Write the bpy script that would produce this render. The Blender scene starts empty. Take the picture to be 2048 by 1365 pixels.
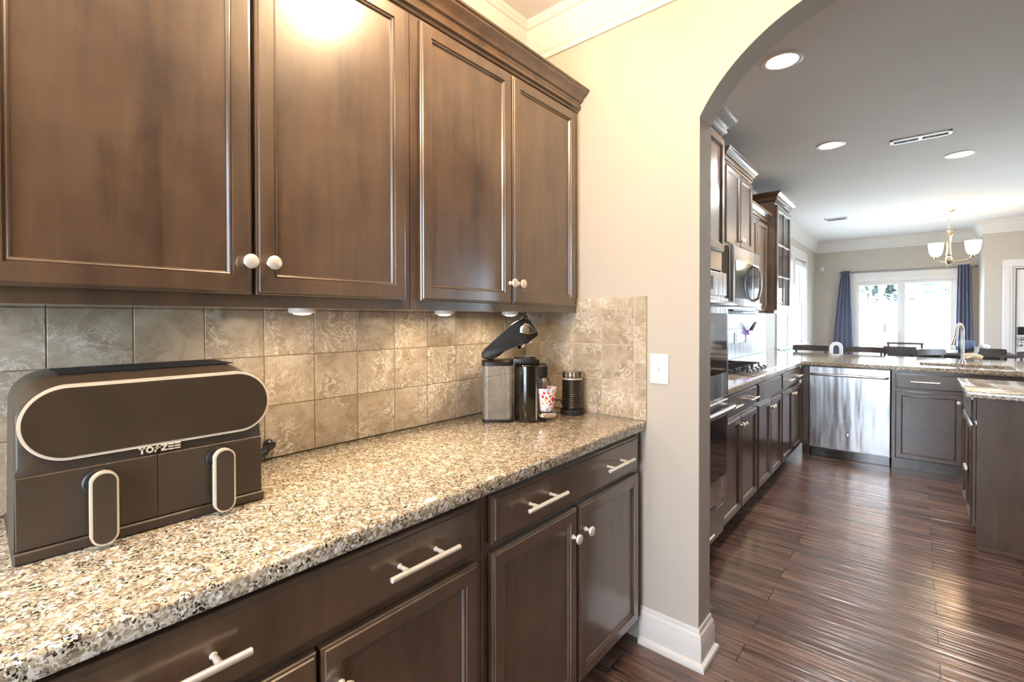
import bpy, bmesh, math, random
from mathutils import Vector, Matrix, noise as mnoise
random.seed(7)
SC = bpy.context.scene
COL = SC.collection
R = math.radians
PI = math.pi

# ------------------------------------------------------------------ camera
cam_d = bpy.data.cameras.new('camera')
cam = bpy.data.objects.new('camera', cam_d)
COL.objects.link(cam)
YAW, PITCH, ROLL = R(40.7767), R(0.5547), R(-0.0781)
_f = Vector((-math.sin(YAW)*math.cos(PITCH), math.cos(YAW)*math.cos(PITCH), -math.sin(PITCH)))
_r = Vector((math.cos(YAW), math.sin(YAW), 0))
_u = _r.cross(_f)
_r, _u = _r*math.cos(ROLL)+_u*math.sin(ROLL), _u*math.cos(ROLL)-_r*math.sin(ROLL)
cam.matrix_world = Matrix(((_r.x, _u.x, -_f.x, 1.4724), (_r.y, _u.y, -_f.y, -1.8089), (_r.z, _u.z, -_f.z, 1.3312), (0, 0, 0, 1)))
cam_d.sensor_width = 36
cam_d.sensor_fit = 'HORIZONTAL'
cam_d.lens = 936.885*36/2048
cam_d.shift_y = -(682.5-647.31)/2048
cam_d.clip_start = 0.02
SC.camera = cam

# ------------------------------------------------------------------ world, exposure
w = bpy.data.worlds.new('overcast_sky')
SC.world = w
w.use_nodes = True
bg = w.node_tree.nodes['Background']
bg.inputs['Color'].default_value = (0.66, 0.82, 1.0, 1)
bg.inputs['Strength'].default_value = 11.0
SC.view_settings.view_transform = 'Standard'
SC.view_settings.look = 'None'
SC.view_settings.exposure = 0.95
SC.view_settings.gamma = 1.0
SC.view_settings.use_curve_mapping = False
SC.cycles.use_denoising = True
SC.cycles.sample_clamp_indirect = 6.0
SC.cycles.max_bounces = 10
SC.cycles.transparent_max_bounces = 16
SC.cycles.caustics_reflective = False
SC.cycles.caustics_refractive = False


def portal(x, y, z, sx, sz, rot):
    l = bpy.data.lights.new('window_portal', 'AREA')
    l.shape = 'RECTANGLE'
    l.size, l.size_y = sx, sz
    l.cycles.is_portal = True
    o = bpy.data.objects.new('window_portal', l)
    o.location = (x, y, z)
    o.rotation_euler = rot
    COL.objects.link(o)


portal(-0.12, 6.45, 1.55, 2.4, 1.6, (R(90), 0, R(-90)))      # dining double window, into +X
portal(1.29, 8.75, 1.05, 1.5, 2.1, (R(-90), 0, 0))           # patio door, into -Y
portal(4.95, 4.95, 1.3, 2.3, 2.2, (R(90), 0, R(90)))          # family room windows, into -X
portal(1.0, -3.35, 1.35, 1.2, 2.1, (R(90), 0, 0))            # entry hall window, into +Y

# ------------------------------------------------------------------ materials


def lin(r, g, b):
    f = lambda v: (v/255/12.92) if v/255 <= 0.04045 else ((v/255+0.055)/1.055)**2.4
    return (f(r), f(g), f(b), 1)


class NT:
    def __init__(s, name):
        s.m = bpy.data.materials.new(name)
        s.m.use_nodes = True
        s.t = s.m.node_tree
        s.b = s.t.nodes['Principled BSDF']
        s.out = s.t.nodes['Material Output']

    def n(s, typ, **kw):
        nd = s.t.nodes.new('ShaderNode'+typ)
        for k, v in kw.items():
            if k.startswith('i_'):
                key = k[2:]
                nd.inputs[int(key) if key.isdigit() else key.replace('_', ' ')].default_value = v
            else:
                setattr(nd, k, v)
        return nd

    def l(s, a, ai, b, bi):
        s.t.links.new(a.outputs[ai], b.inputs[bi])

    def coords(s, scale=(1, 1, 1), kind='Object'):
        tc = s.n('TexCoord')
        mp = s.n('Mapping')
        mp.inputs['Scale'].default_value = scale
        s.l(tc, kind, mp, 0)
        return mp

    def ramp(s, stops, interp='LINEAR'):
        r = s.n('ValToRGB')
        r.color_ramp.interpolation = interp
        e = r.color_ramp.elements
        while len(e) < len(stops):
            e.new(0.5)
        for el, (p, c) in zip(e, stops):
            el.position = p
            el.color = c if len(c) == 4 else (*c, 1)
        return r

    def mix(s, fac, a, b, mode='MIX'):
        m = s.n('Mix', data_type='RGBA', blend_type=mode)
        for sock, v in ((0, fac), (6, a), (7, b)):
            if isinstance(v, tuple) and hasattr(v[0], 'outputs'):
                s.t.links.new(v[0].outputs[v[1]], m.inputs[sock])
            else:
                m.inputs[sock].default_value = v
        return m

    def bump(s, src, out, strength=0.2, dist=0.002):
        b = s.n('Bump')
        b.inputs['Strength'].default_value = strength
        b.inputs['Distance'].default_value = dist
        s.l(src, out, b, 'Height')
        s.l(b, 'Normal', s.b, 'Normal')
        return b


def plain(name, col, rough=0.5, metal=0.0, spec=0.5, coat=0.0, emit=None, es=0.0, var=0.0, vs=8.0, bump=0.0, bs=200.0):
    t = NT(name)
    t.b.inputs['Base Color'].default_value = col
    t.b.inputs['Roughness'].default_value = rough
    t.b.inputs['Metallic'].default_value = metal
    t.b.inputs['Specular IOR Level'].default_value = spec
    t.b.inputs['Coat Weight'].default_value = coat
    t.b.inputs['Coat Roughness'].default_value = 0.1
    if emit:
        t.b.inputs['Emission Color'].default_value = emit
        t.b.inputs['Emission Strength'].default_value = es
    mp = t.coords()
    if var:
        nz = t.n('TexNoise', i_Scale=vs, i_Detail=4.0)
        t.l(mp, 0, nz, 'Vector')
        d = tuple(max(0, c*(1-var)) for c in col[:3])+(1,)
        u = tuple(min(1, c*(1+var)) for c in col[:3])+(1,)
        r = t.ramp([(0.3, d), (0.7, u)])
        t.l(nz, 'Fac', r, 0)
        t.l(r, 0, t.b, 'Base Color')
    if bump:
        n2 = t.n('TexNoise', i_Scale=bs, i_Detail=3.0)
        t.l(mp, 0, n2, 'Vector')
        t.bump(n2, 'Fac', bump, 0.001)
    return t.m


def mat_wood(name, dark, light, rough, coat, spec=0.5):
    t = NT(name)
    mp = t.coords((9, 9, 1.1))
    nz = t.n('TexNoise', i_Scale=2.2, i_Detail=6.0, i_Roughness=0.62, i_Distortion=0.8)
    t.l(mp, 0, nz, 'Vector')
    mp2 = t.coords((1, 1, 1))
    n2 = t.n('TexNoise', i_Scale=5.0, i_Detail=4.0, i_Roughness=0.6)
    t.l(mp2, 0, n2, 'Vector')
    mid = tuple((a+b)/2 for a, b in zip(dark, light))
    r = t.ramp([(0.32, dark), (0.5, mid), (0.7, light)])
    mx = t.mix(0.5, (nz, 'Fac'), (n2, 'Fac'))
    t.l(mx, 2, r, 0)
    t.l(r, 0, t.b, 'Base Color')
    rr = t.n('MapRange', i_3=rough-0.04, i_4=rough+0.09)
    t.l(n2, 'Fac', rr, 0)
    t.l(rr, 0, t.b, 'Roughness')
    t.b.inputs['Specular IOR Level'].default_value = spec
    t.b.inputs['Coat Weight'].default_value = coat
    t.b.inputs['Coat Roughness'].default_value = 0.17
    t.b.inputs['Coat IOR'].default_value = 1.5
    t.bump(nz, 'Fac', 0.04, 0.001)
    return t.m


def mat_granite():
    t = NT('speckled_granite')
    mp = t.coords()
    dn = t.n('TexNoise', i_Scale=60.0, i_Detail=3.0)
    t.l(mp, 0, dn, 'Vector')
    wob = t.n('VectorMath', operation='MULTIPLY_ADD')
    wob.inputs[1].default_value = (0.012, 0.012, 0.012)
    t.l(dn, 'Color', wob, 0)
    t.l(mp, 0, wob, 2)
    vo = t.n('TexVoronoi', i_Scale=120.0, i_Randomness=1.0)
    t.l(wob, 0, vo, 'Vector')
    sep = t.n('SeparateColor')
    t.l(vo, 'Color', sep, 0)
    base = t.ramp([(0.0, lin(152, 136, 112)), (0.3, lin(184, 169, 145)), (0.6, lin(202, 189, 168)), (0.85, lin(216, 208, 194)), (1.0, lin(238, 235, 228))])
    t.l(sep, 0, base, 0)
    # dark mineral flecks
    fl = t.n('TexNoise', i_Scale=185.0, i_Detail=3.0, i_Roughness=0.6, i_Distortion=0.6)
    t.l(mp, 0, fl, 'Vector')
    fr = t.ramp([(0.525, (0, 0, 0, 1)), (0.56, (1, 1, 1, 1))])
    t.l(fl, 'Fac', fr, 0)
    big = t.n('TexNoise', i_Scale=38.0, i_Detail=2.0)
    t.l(mp, 0, big, 'Vector')
    br = t.ramp([(0.42, (0.35, 0.35, 0.35, 1)), (0.56, (1, 1, 1, 1))])
    t.l(big, 'Fac', br, 0)
    mul = t.mix(1.0, (fr, 0), (br, 0), 'MULTIPLY')
    c1 = t.mix((mul, 2), (base, 0), lin(30, 28, 24))
    # grey and brown grains
    v2 = t.n('TexVoronoi', i_Scale=210.0)
    t.l(wob, 0, v2, 'Vector')
    s2 = t.n('SeparateColor')
    t.l(v2, 'Color', s2, 0)
    g2 = t.ramp([(0.78, (0, 0, 0, 1)), (0.82, (0.7, 0.7, 0.7, 1))])
    t.l(s2, 0, g2, 0)
    c2 = t.mix((g2, 0), (c1, 2), lin(110, 96, 80))
    t.l(c2, 2, t.b, 'Base Color')
    t.b.inputs['Roughness'].default_value = 0.09
    t.b.inputs['Specular IOR Level'].default_value = 0.6
    return t.m


def mat_tile(name, lo, mid, hi, vein):
    t = NT(name)
    tc = t.n('TexCoord')
    at = t.n('Attribute', attribute_name='tile_random')
    off = t.n('VectorMath', operation='MULTIPLY_ADD')
    off.inputs[1].default_value = (17, 23, 31)
    t.l(at, 'Color', off, 0)
    t.l(tc, 'Object', off, 2)
    n1 = t.n('TexNoise', i_Scale=9.0, i_Detail=8.0, i_Roughness=0.65, i_Distortion=1.2)
    t.l(off, 0, n1, 'Vector')
    r1 = t.ramp([(0.3, lo), (0.5, mid), (0.72, hi)])
    t.l(n1, 'Fac', r1, 0)
    n2 = t.n('TexNoise', i_Scale=22.0, i_Detail=5.0, i_Roughness=0.6, i_Distortion=1.6)
    t.l(off, 0, n2, 'Vector')
    r2 = t.ramp([(0.46, (0, 0, 0, 1)), (0.495, (1, 1, 1, 1)), (0.505, (1, 1, 1, 1)), (0.54, (0, 0, 0, 1))])
    t.l(n2, 'Fac', r2, 0)
    n3 = t.n('TexNoise', i_Scale=7.0, i_Detail=3.0)
    t.l(off, 0, n3, 'Vector')
    r3 = t.ramp([(0.42, (0.06, 0.06, 0.06, 1)), (0.6, (0.95, 0.95, 0.95, 1))])
    t.l(n3, 'Fac', r3, 0)
    mm = t.mix(1.0, (r2, 0), (r3, 0), 'MULTIPLY')
    c = t.mix((mm, 2), (r1, 0), vein)
    sp = t.n('SeparateColor')
    t.l(at, 'Color', sp, 0)
    mr = t.n('MapRange', i_3=0.82, i_4=1.1)
    t.l(sp, 0, mr, 0)
    cm = t.n('VectorMath', operation='SCALE')
    t.l(c, 2, cm, 0)
    t.l(mr, 0, cm, 'Scale')
    t.l(cm, 0, t.b, 'Base Color')
    t.b.inputs['Roughness'].default_value = 0.3
    t.bump(n1, 'Fac', 0.08, 0.002)
    return t.m


def mat_floor():
    t = NT('hand_scraped_hardwood')
    mp = t.coords()
    br = t.n('TexBrick', offset=0.37, offset_frequency=2, squash=1.0)
    br.inputs['Scale'].default_value = 1.0
    br.inputs['Brick Width'].default_value = 0.95
    br.inputs['Row Height'].default_value = 0.127
    br.inputs['Mortar Size'].default_value = 0.0018
    br.inputs['Mortar Smooth'].default_value = 0.3
    br.inputs['Bias'].default_value = 0.0
    br.inputs['Color1'].default_value = (0, 0, 0, 1)
    br.inputs['Color2'].default_value = (1, 1, 1, 1)
    br.inputs['Mortar'].default_value = (0.5, 0.5, 0.5, 1)
    t.l(mp, 0, br, 'Vector')
    mg = t.coords((1.6, 22, 22))
    off = t.n('VectorMath', operation='MULTIPLY_ADD')
    off.inputs[1].default_value = (7, 5, 3)
    t.l(br, 'Color', off, 0)
    t.l(mg, 0, off, 2)
    gr = t.n('TexNoise', i_Scale=1.6, i_Detail=7.0, i_Roughness=0.6, i_Distortion=0.6)
    t.l(off, 0, gr, 'Vector')
    c1 = t.ramp([(0.28, lin(60, 43, 36)), (0.5, lin(104, 80, 70)), (0.75, lin(142, 114, 101))])
    t.l(gr, 'Fac', c1, 0)
    dk = t.mix((br, 'Color'), (0.72, 0.7, 0.7, 1), (1.15, 1.12, 1.1, 1))
    c2 = t.mix(1.0, (c1, 0), (dk, 2), 'MULTIPLY')
    c3 = t.mix((br, 'Fac'), (c2, 2), lin(24, 14, 10))
    t.l(c3, 2, t.b, 'Base Color')
    ms = t.coords((1.2, 46, 1))
    sc = t.n('TexNoise', i_Scale=1.0, i_Detail=2.0, i_Distortion=0.4)
    t.l(ms, 0, sc, 'Vector')
    inv = t.n('Math', operation='MULTIPLY_ADD')
    inv.inputs[1].default_value = -1.2
    t.l(br, 'Fac', inv, 0)
    t.l(sc, 'Fac', inv, 2)
    t.bump(inv, 0, 0.7, 0.010)
    t.b.inputs['Roughness'].default_value = 0.22
    t.b.inputs['Specular IOR Level'].default_value = 0.55
    t.b.inputs['Coat Weight'].default_value = 0.25
    t.b.inputs['Coat Roughness'].default_value = 0.15
    return t.m


def mat_steel(name='brushed_steel', col=(0.54, 0.53, 0.53, 1), rough=0.24, wave=0.0):
    t = NT(name)
    t.b.inputs['Base Color'].default_value = col
    t.b.inputs['Metallic'].default_value = 1.0
    t.b.inputs['Roughness'].default_value = rough
    mp = t.coords((5, 5, 0.7))
    nz = t.n('TexNoise', i_Scale=1.6, i_Detail=2.0)
    t.l(mp, 0, nz, 'Vector')
    mr = t.n('MapRange', i_3=rough-0.02, i_4=rough+0.03)
    t.l(nz, 'Fac', mr, 0)
    t.l(mr, 0, t.b, 'Roughness')
    if wave:
        t.bump(nz, 'Fac', wave, 0.02)
    return t.m


def mat_glass(name, tint=(1, 1, 1, 1), refl=0.12, milk=0.0):
    t = NT(name)
    t.t.nodes.remove(t.b)
    tr = t.n('BsdfTransparent')
    tr.inputs[0].default_value = tint
    gl = t.n('BsdfGlossy')
    gl.inputs['Roughness'].default_value = 0.02
    fr = t.n('Fresnel')
    fr.inputs[0].default_value = 1.45
    ml = t.n('Math', operation='MULTIPLY')
    ml.inputs[1].default_value = refl/0.12
    t.l(fr, 0, ml, 0)
    mx = t.n('MixShader')
    t.l(ml, 0, mx, 0)
    if milk:
        df = t.n('BsdfDiffuse')
        df.inputs[0].default_value = (0.55, 0.52, 0.48, 1)
        mk = t.n('MixShader')
        mk.inputs[0].default_value = milk
        t.l(tr, 0, mk, 1)
        t.l(df, 0, mk, 2)
        tr = mk
    t.l(tr, 0, mx, 1)
    t.l(gl, 0, mx, 2)
    t.l(mx, 0, t.out, 0)
    return t.m


def mat_floral():
    t = NT('floral_porcelain')
    mp = t.coords()
    vo = t.n('TexVoronoi', i_Scale=85.0, i_Randomness=1.0)
    nz = t.n('TexNoise', i_Scale=90.0, i_Detail=2.0)
    t.l(mp, 0, nz, 'Vector')
    wob = t.n('VectorMath', operation='MULTIPLY_ADD')
    wob.inputs[1].default_value = (0.014, 0.014, 0.014)
    t.l(nz, 'Color', wob, 0)
    t.l(mp, 0, wob, 2)
    t.l(wob, 0, vo, 'Vector')
    sep = t.n('SeparateColor')
    t.l(vo, 'Color', sep, 0)
    cc = t.ramp([(0.0, lin(205, 40, 60)), (0.28, lin(236, 150, 165)), (0.42, lin(240, 226, 226)), (0.6, lin(120, 60, 70)), (0.68, lin(240, 228, 228)),
                 (0.82, lin(215, 175, 130)), (0.9, lin(150, 170, 190)), (1.0, lin(242, 214, 216))], 'CONSTANT')
    t.l(sep, 0, cc, 0)
    d = t.ramp([(0.48, (0, 0, 0, 1)), (0.58, (1, 1, 1, 1))])
    t.l(vo, 'Distance', d, 0)
    mx = t.mix((d, 0), (cc, 0), lin(240, 226, 224))
    t.l(mx, 2, t.b, 'Base Color')
    t.b.inputs['Roughness'].default_value = 0.12
    return t.m


def mat_ribbed_cloth(name, a, b, scale):
    t = NT(name)
    mp = t.coords((scale, scale*0.4, scale))
    wv = t.n('TexWave', i_Scale=1.0, i_Distortion=2.0)
    t.l(mp, 0, wv, 'Vector')
    r = t.ramp([(0.45, a), (0.55, b)])
    t.l(wv, 'Fac', r, 0)
    t.l(r, 0, t.b, 'Base Color')
    t.b.inputs['Roughness'].default_value = 0.9
    return t.m


WOOD = mat_wood('espresso_stained_wood', lin(53, 38, 28), lin(98, 76, 56), 0.34, 1.0, 0.7)
GRANITE = mat_granite()
TILE = mat_tile('tumbled_stone_tile', lin(146, 128, 106), lin(176, 160, 138), lin(198, 186, 168), lin(230, 223, 212))
TILE_K = mat_tile('pale_stone_tile', lin(146, 143, 144), lin(164, 161, 162), lin(180, 178, 178), lin(200, 199, 198))
GROUT = plain('grout', lin(120, 100, 76), 0.9, var=0.15, vs=60)
GROUT_K = plain('pale_grout', lin(150, 146, 144), 0.9, var=0.1, vs=60)
FLOOR = mat_floor()
WALL = plain('tan_wall_paint', lin(188, 180, 169), 0.55, spec=0.3, var=0.02, vs=2, bump=0.04, bs=350)
CEIL = plain('taupe_ceiling_paint', lin(230, 227, 226), 0.8, spec=0.2, var=0.02, vs=2, bump=0.05, bs=300)
TRIM = plain('white_trim_paint', lin(218, 214, 210), 0.3, var=0.02, vs=5)
NICKEL = plain('satin_nickel', lin(240, 230, 216), 0.38, 0.6, var=0.03, vs=40)
STEEL = mat_steel(wave=0.35)
STEEL_D = mat_steel('dark_brushed_steel', (0.33, 0.32, 0.31, 1), 0.3)
CHROME = plain('chrome', (0.85, 0.85, 0.86, 1), 0.08, 1.0, var=0.02)
GOLD = plain('champagne_metal_band', lin(252, 238, 216), 0.4, 0.5, var=0.05, vs=20)
BRASS = plain('antique_nickel', lin(206, 192, 168), 0.25, 1.0, var=0.08, vs=20)
BLK = plain('black_plastic', lin(24, 20, 16), 0.32, var=0.12, vs=25)
BLK_M = plain('matte_black_plastic', lin(60, 50, 40), 0.42, var=0.1, vs=14)
BLK_G = plain('gloss_black_panel', lin(54, 46, 36), 0.10, spec=0.9, coat=1.0, var=0.2, vs=10)
IRON = plain('cast_iron', lin(26, 25, 26), 0.5, var=0.2, vs=60)
RUBBER = plain('black_rubber', lin(18, 17, 17), 0.7, var=0.1)
WHITE = plain('white_plastic', lin(236, 232, 228), 0.3, var=0.02)
GLASS = mat_glass('window_glass', refl=0.05)
CLEAR = mat_glass('clear_plastic', (0.93, 0.92, 0.90, 1), 0.2, 0.22)
SMOKE = mat_glass('smoked_clear_plastic', (0.80, 0.77, 0.74, 1), 0.3)
WATER = mat_glass('water', (0.92, 0.93, 0.90, 1), 0.2)
DARKGLASS = plain('dark_oven_glass', lin(30, 32, 38), 0.06, spec=0.8, coat=0.4, var=0.15)
FLORAL = mat_floral()
CURTAIN = plain('slate_blue_curtain', lin(104, 108, 128), 0.85, var=0.08, vs=30, bump=0.1, bs=400)
STOOLW = plain('grey_brown_stool_wood', lin(72, 64, 60), 0.4, var=0.2, vs=14)
SEATC = plain('pale_seat_cushion', lin(186, 182, 176), 0.8, var=0.05)
LENS = plain('lit_lamp_lens', lin(255, 250, 240), 0.4, emit=(1.0, 0.93, 0.84, 1), es=28.0, var=0.01)
SHADE_ON = plain('lit_glass_shade', lin(255, 245, 225), 0.3, emit=(1.0, 0.80, 0.52, 1), es=7.0, var=0.01)
DOME_ON = plain('lit_dome_glass', lin(255, 240, 210), 0.3, emit=(1.0, 0.71, 0.42, 1), es=62.0, var=0.01)
PUCK_ON = plain('lit_puck_lens', lin(255, 240, 214), 0.3, emit=(1.0, 0.80, 0.56, 1), es=2.5, var=0.01)
VIOLET = plain('violet_lit_plastic', lin(90, 60, 220), 0.3, emit=(0.22, 0.10, 1.0, 1), es=6.0, var=0.02)
LAWN = plain('pale_winter_lawn', lin(206, 206, 196), 0.95, var=0.08, vs=0.6)
BARK = plain('grey_bark', lin(84, 74, 66), 0.9, var=0.25, vs=14)
LEAF = plain('pale_green_leaves', lin(150, 172, 150), 0.8, var=0.3, vs=3)
LEAF_D = plain('dark_conifer_needles', lin(26, 40, 34), 0.8, var=0.3, vs=4)
CARP = plain('dark_car_paint', lin(26, 34, 46), 0.25, coat=0.5, var=0.05)
CARW = plain('white_car_paint', lin(220, 222, 224), 0.25, coat=0.5, var=0.02)

BRUSHED = mat_steel('brushed_nickel', (0.66, 0.62, 0.57, 1), 0.25)

# ------------------------------------------------------------------ mesh helpers


class MB:
    def __init__(s):
        s.bm = bmesh.new()

    def box(s, x0, x1, y0, y1, z0, z1, bev=0.0, seg=1):
        vs = [s.bm.verts.new((x, y, z)) for x in (x0, x1) for y in (y0, y1) for z in (z0, z1)]
        fs = [s.bm.faces.new([vs[i] for i in q]) for q in ((0, 1, 3, 2), (4, 6, 7, 5), (0, 4, 5, 1), (2, 3, 7, 6), (0, 2, 6, 4), (1, 5, 7, 3))]
        if bev:
            es = list({e for f in fs for e in f.edges})
            bmesh.ops.bevel(s.bm, geom=es, offset=bev, segments=seg, affect='EDGES', profile=0.5)
        return s

    def rings(s, rings, cap=True, closed=True):
        rv = [[s.bm.verts.new(p) for p in r] for r in rings]
        n = len(rv[0])
        for a, b in zip(rv, rv[1:]):
            for i in range(n if closed else n-1):
                j = (i+1) % n
                s.bm.faces.new((a[i], a[j], b[j], b[i]))
        if cap:
            s.bm.faces.new(rv[0][::-1])
            s.bm.faces.new(rv[-1])
        return s

    def lathe(s, prof, o=(0, 0, 0), axis='z', seg=24, cap=True):
        rs = []
        for r, h in prof:
            ring = []
            for i in range(seg):
                a = 2*PI*i/seg
                c, d = r*math.cos(a), r*math.sin(a)
                v = {'z': (c, d, h), 'x': (h, c, d), 'y': (d, h, c)}[axis]
                ring.append((o[0]+v[0], o[1]+v[1], o[2]+v[2]))
            rs.append(ring)
        return s.rings(rs, cap)

    def tube(s, pts, r, seg=10, cap=True):
        pts = [Vector(p) for p in pts]
        rr = r if isinstance(r, (list, tuple)) else [r]*len(pts)
        rs = []
        up = None
        for i, p in enumerate(pts):
            t = (pts[min(i+1, len(pts)-1)]-pts[max(i-1, 0)]).normalized()
            if up is None:
                up = Vector((0, 0, 1)) if abs(t.z) < 0.9 else Vector((1, 0, 0))
            a = t.cross(up).normalized()
            up = a.cross(t).normalized()
            rs.append([p+(a*math.cos(2*PI*k/seg)+up*math.sin(2*PI*k/seg))*rr[i] for k in range(seg)])
        return s.rings(rs, cap)

    def sweep(s, prof, path, side=1, cap=True, closed=False):
        """prof: (out, z) points, path: (x, y) points; out is to the right of the path for side=1"""
        P = [Vector(p) for p in path]
        rs = []
        n = len(P)
        for i in range(n):
            d0 = (P[i]-P[i-1]).normalized() if (i > 0 or closed) else None
            d1 = (P[(i+1) % n]-P[i]).normalized() if (i < n-1 or closed) else None
            nr = lambda d: Vector((d.y, -d.x))*side
            if d0 is None:
                m = nr(d1)
            elif d1 is None:
                m = nr(d0)
            else:
                a, b = nr(d0), nr(d1)
                m = (a+b)/(1+a.dot(b))
            rs.append([(P[i].x+m.x*o, P[i].y+m.y*o, z) for o, z in prof])
        return s.rings(rs, cap)

    def prism(s, poly, axis, a0, a1, bev=0.0, seg=2):
        f = {'x': lambda p, a: (a, p[0], p[1]), 'y': lambda p, a: (p[0], a, p[1]), 'z': lambda p, a: (p[0], p[1], a)}[axis]
        r0 = [s.bm.verts.new(f(p, a0)) for p in poly]
        r1 = [s.bm.verts.new(f(p, a1)) for p in poly]
        n = len(poly)
        fs = [s.bm.faces.new((r0[i], r0[(i+1) % n], r1[(i+1) % n], r1[i])) for i in range(n)]
        fs += [s.bm.faces.new(r0[::-1]), s.bm.faces.new(r1)]
        if bev:
            es = list({e for f in fs[-2:] for e in f.edges})
            bmesh.ops.bevel(s.bm, geom=es, offset=bev, segments=seg, affect='EDGES', profile=0.5)
        return s

    def ball(s, c, rx, ry=None, rz=None, seg=16, n=10):
        ry = rx if ry is None else ry
        rz = rx if rz is None else rz
        rs = []
        for j in range(n+1):
            a = PI*min(max(j/n, 0.02), 0.98)
            rs.append([(c[0]+rx*math.sin(a)*math.cos(2*PI*i/seg), c[1]+ry*math.sin(a)*math.sin(2*PI*i/seg), c[2]-rz*math.cos(a)) for i in range(seg)])
        return s.rings(rs)

    def move(s, m):
        bmesh.ops.transform(s.bm, matrix=m, verts=s.bm.verts)
        return s

    def done(s, name, mat, parent=None, loc=None, smooth=True, ang=32):
        bm = s.bm
        bmesh.ops.recalc_face_normals(bm, faces=bm.faces)
        me = bpy.data.meshes.new(name)
        bm.to_mesh(me)
        bm.free()
        me.materials.append(mat)
        if smooth:
            for p in me.polygons:
                p.use_smooth = True
            me.set_sharp_from_angle(angle=R(ang))
        o = bpy.data.objects.new(name, me)
        if loc:
            o.location = loc
        if parent:
            o.parent = parent
        COL.objects.link(o)
        return o


def tag(o, label, cat, group=None, kind=None):
    o['label'] = label
    o['category'] = cat
    if group:
        o['group'] = group
    if kind:
        o['kind'] = kind
    return o


def thing(name, label, cat, loc=(0, 0, 0), rotz=0.0, group=None):
    o = bpy.data.objects.new(name, None)
    o.empty_display_size = 0.1
    o.location = loc
    o.rotation_euler = (0, 0, rotz)
    COL.objects.link(o)
    return tag(o, label, cat, group)


def struct(o, label=None, cat='structure'):
    o['kind'] = 'structure'
    if label:
        o['label'] = label
        o['category'] = cat
    return o


def boxes(name, mat, bl, parent=None):
    b = MB()
    for q in bl:
        b.box(*q)
    return b.done(name, mat, parent, smooth=False)


def copy_thing(root, loc, rotz, label=None, group=None):
    r = root.copy()
    COL.objects.link(r)
    r.location = loc
    r.rotation_euler = (0, 0, rotz)
    if label:
        r['label'] = label
    if group:
        r['group'] = group
    for ch in list(root.children):
        c = ch.copy()
        c.parent = r
        COL.objects.link(c)
        for g in ch.children:
            d = g.copy()
            d.parent = c
            COL.objects.link(d)
    return r


# ------------------------------------------------------------------ setting
CZ = 2.74
TW = 0.127          # arch wall thickness
KX = 0.03           # kitchen left wall face
BY = 8.60           # back wall
JX, JY = 2.217, 7.80
RX = 4.80           # family room right wall
HX, HY = 3.30, -3.20

struct(boxes('floor', FLOOR, [(-0.2, RX+0.2, HY-0.2, BY+0.2, -0.08, 0.0)]), 'dark hand scraped plank floor running through both rooms', 'floor')
struct(boxes('ceiling', CEIL, [(-0.2, HX+0.15, HY-0.15, 0.06, CZ, CZ+0.08)]), 'tan ceiling over the near serving area', 'ceiling')
struct(boxes('ceiling', CEIL, [(-0.2, RX+0.2, 0.06, BY+0.2, CZ, CZ+0.08)]), 'grey ceiling over the kitchen beyond the arch', 'ceiling')

# pantry walls
struct(boxes('wall_left', WALL, [(-0.15, 0.0, HY, 0.0, 0, CZ)]), 'wall behind the near dark cabinets', 'wall')
struct(boxes('wall_right', plain('bounce_cut_dark', lin(84, 72, 62), 0.7, var=0.03), [(HX, HX+0.15, HY, 0.0, 0, CZ)]), 'unseen wall opposite the near cabinets, darkened to cut bounce light', 'wall')  # unseen wall, made dark so less light bounces onto the base doors
struct(boxes('wall_rear', WALL, [(-0.15, 0.4, HY-0.15, HY, 0, CZ), (1.6, HX+0.15, HY-0.15, HY, 0, CZ), (0.4, 1.6, HY-0.15, HY, 2.4, CZ), (0.4, 1.6, HY-0.15, HY, 0, 0.3)]), 'hall wall behind the viewer', 'wall')
# arch wall
ACX, ACZ, AR = 1.399, 1.80, 0.6235
poly = [(0, 0), (0.85, 0), (0.85, 2.095)]
a0 = math.atan2(2.095-ACZ, 0.85-ACX)
for i in range(1, 40):
    a = a0+(PI-a0-a0)*i/40
    poly.append((ACX+AR*math.cos(a), ACZ+AR*math.sin(a)))
poly += [(1.948, 2.095), (1.948, 0), (HX, 0), (HX, CZ), (0, CZ)]
struct(MB().prism(poly, 'y', 0.0, TW).done('wall_arch', WALL, ang=25), 'tan wall pierced by a wide arched opening', 'wall')

# kitchen walls
struct(boxes('wall_left', WALL, [(-0.1, KX, TW, 5.42, 0, CZ), (-0.1, KX, 7.58, BY+0.1, 0, CZ), (-0.1, KX, 5.42, 7.58, 0, 0.92), (-0.1, KX, 5.42, 7.58, 2.30, CZ)]), 'kitchen wall behind the range and dining window', 'wall')
struct(boxes('wall_back', WALL, [(KX, 0.56, BY, BY+0.12, 0, CZ), (2.04, JX, BY, BY+0.12, 0, CZ), (0.56, 2.04, BY, BY+0.12, 2.08, CZ)]), 'dining wall with the patio door and curtains', 'wall')
struct(boxes('wall_jog', WALL, [(JX, JX+0.12, JY, BY+0.12, 0, CZ), (JX+0.12, 2.50, JY, JY+0.12, 0, CZ), (3.44, RX, JY, JY+0.12, 0, CZ), (2.50, 3.44, JY, JY+0.12, 2.06, CZ)]), 'wall return with the white entry door', 'wall')
struct(boxes('wall_right', WALL, [(RX, RX+0.12, TW, 4.0, 0, CZ), (RX, RX+0.12, 5.9, JY, 0, CZ), (RX, RX+0.12, 4.0, 5.9, 2.3, CZ), (RX, RX+0.12, 4.0, 5.9, 0, 0.3), (HX, RX, 0, TW, 0, CZ)]), 'far right wall of the kitchen', 'wall')

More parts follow.
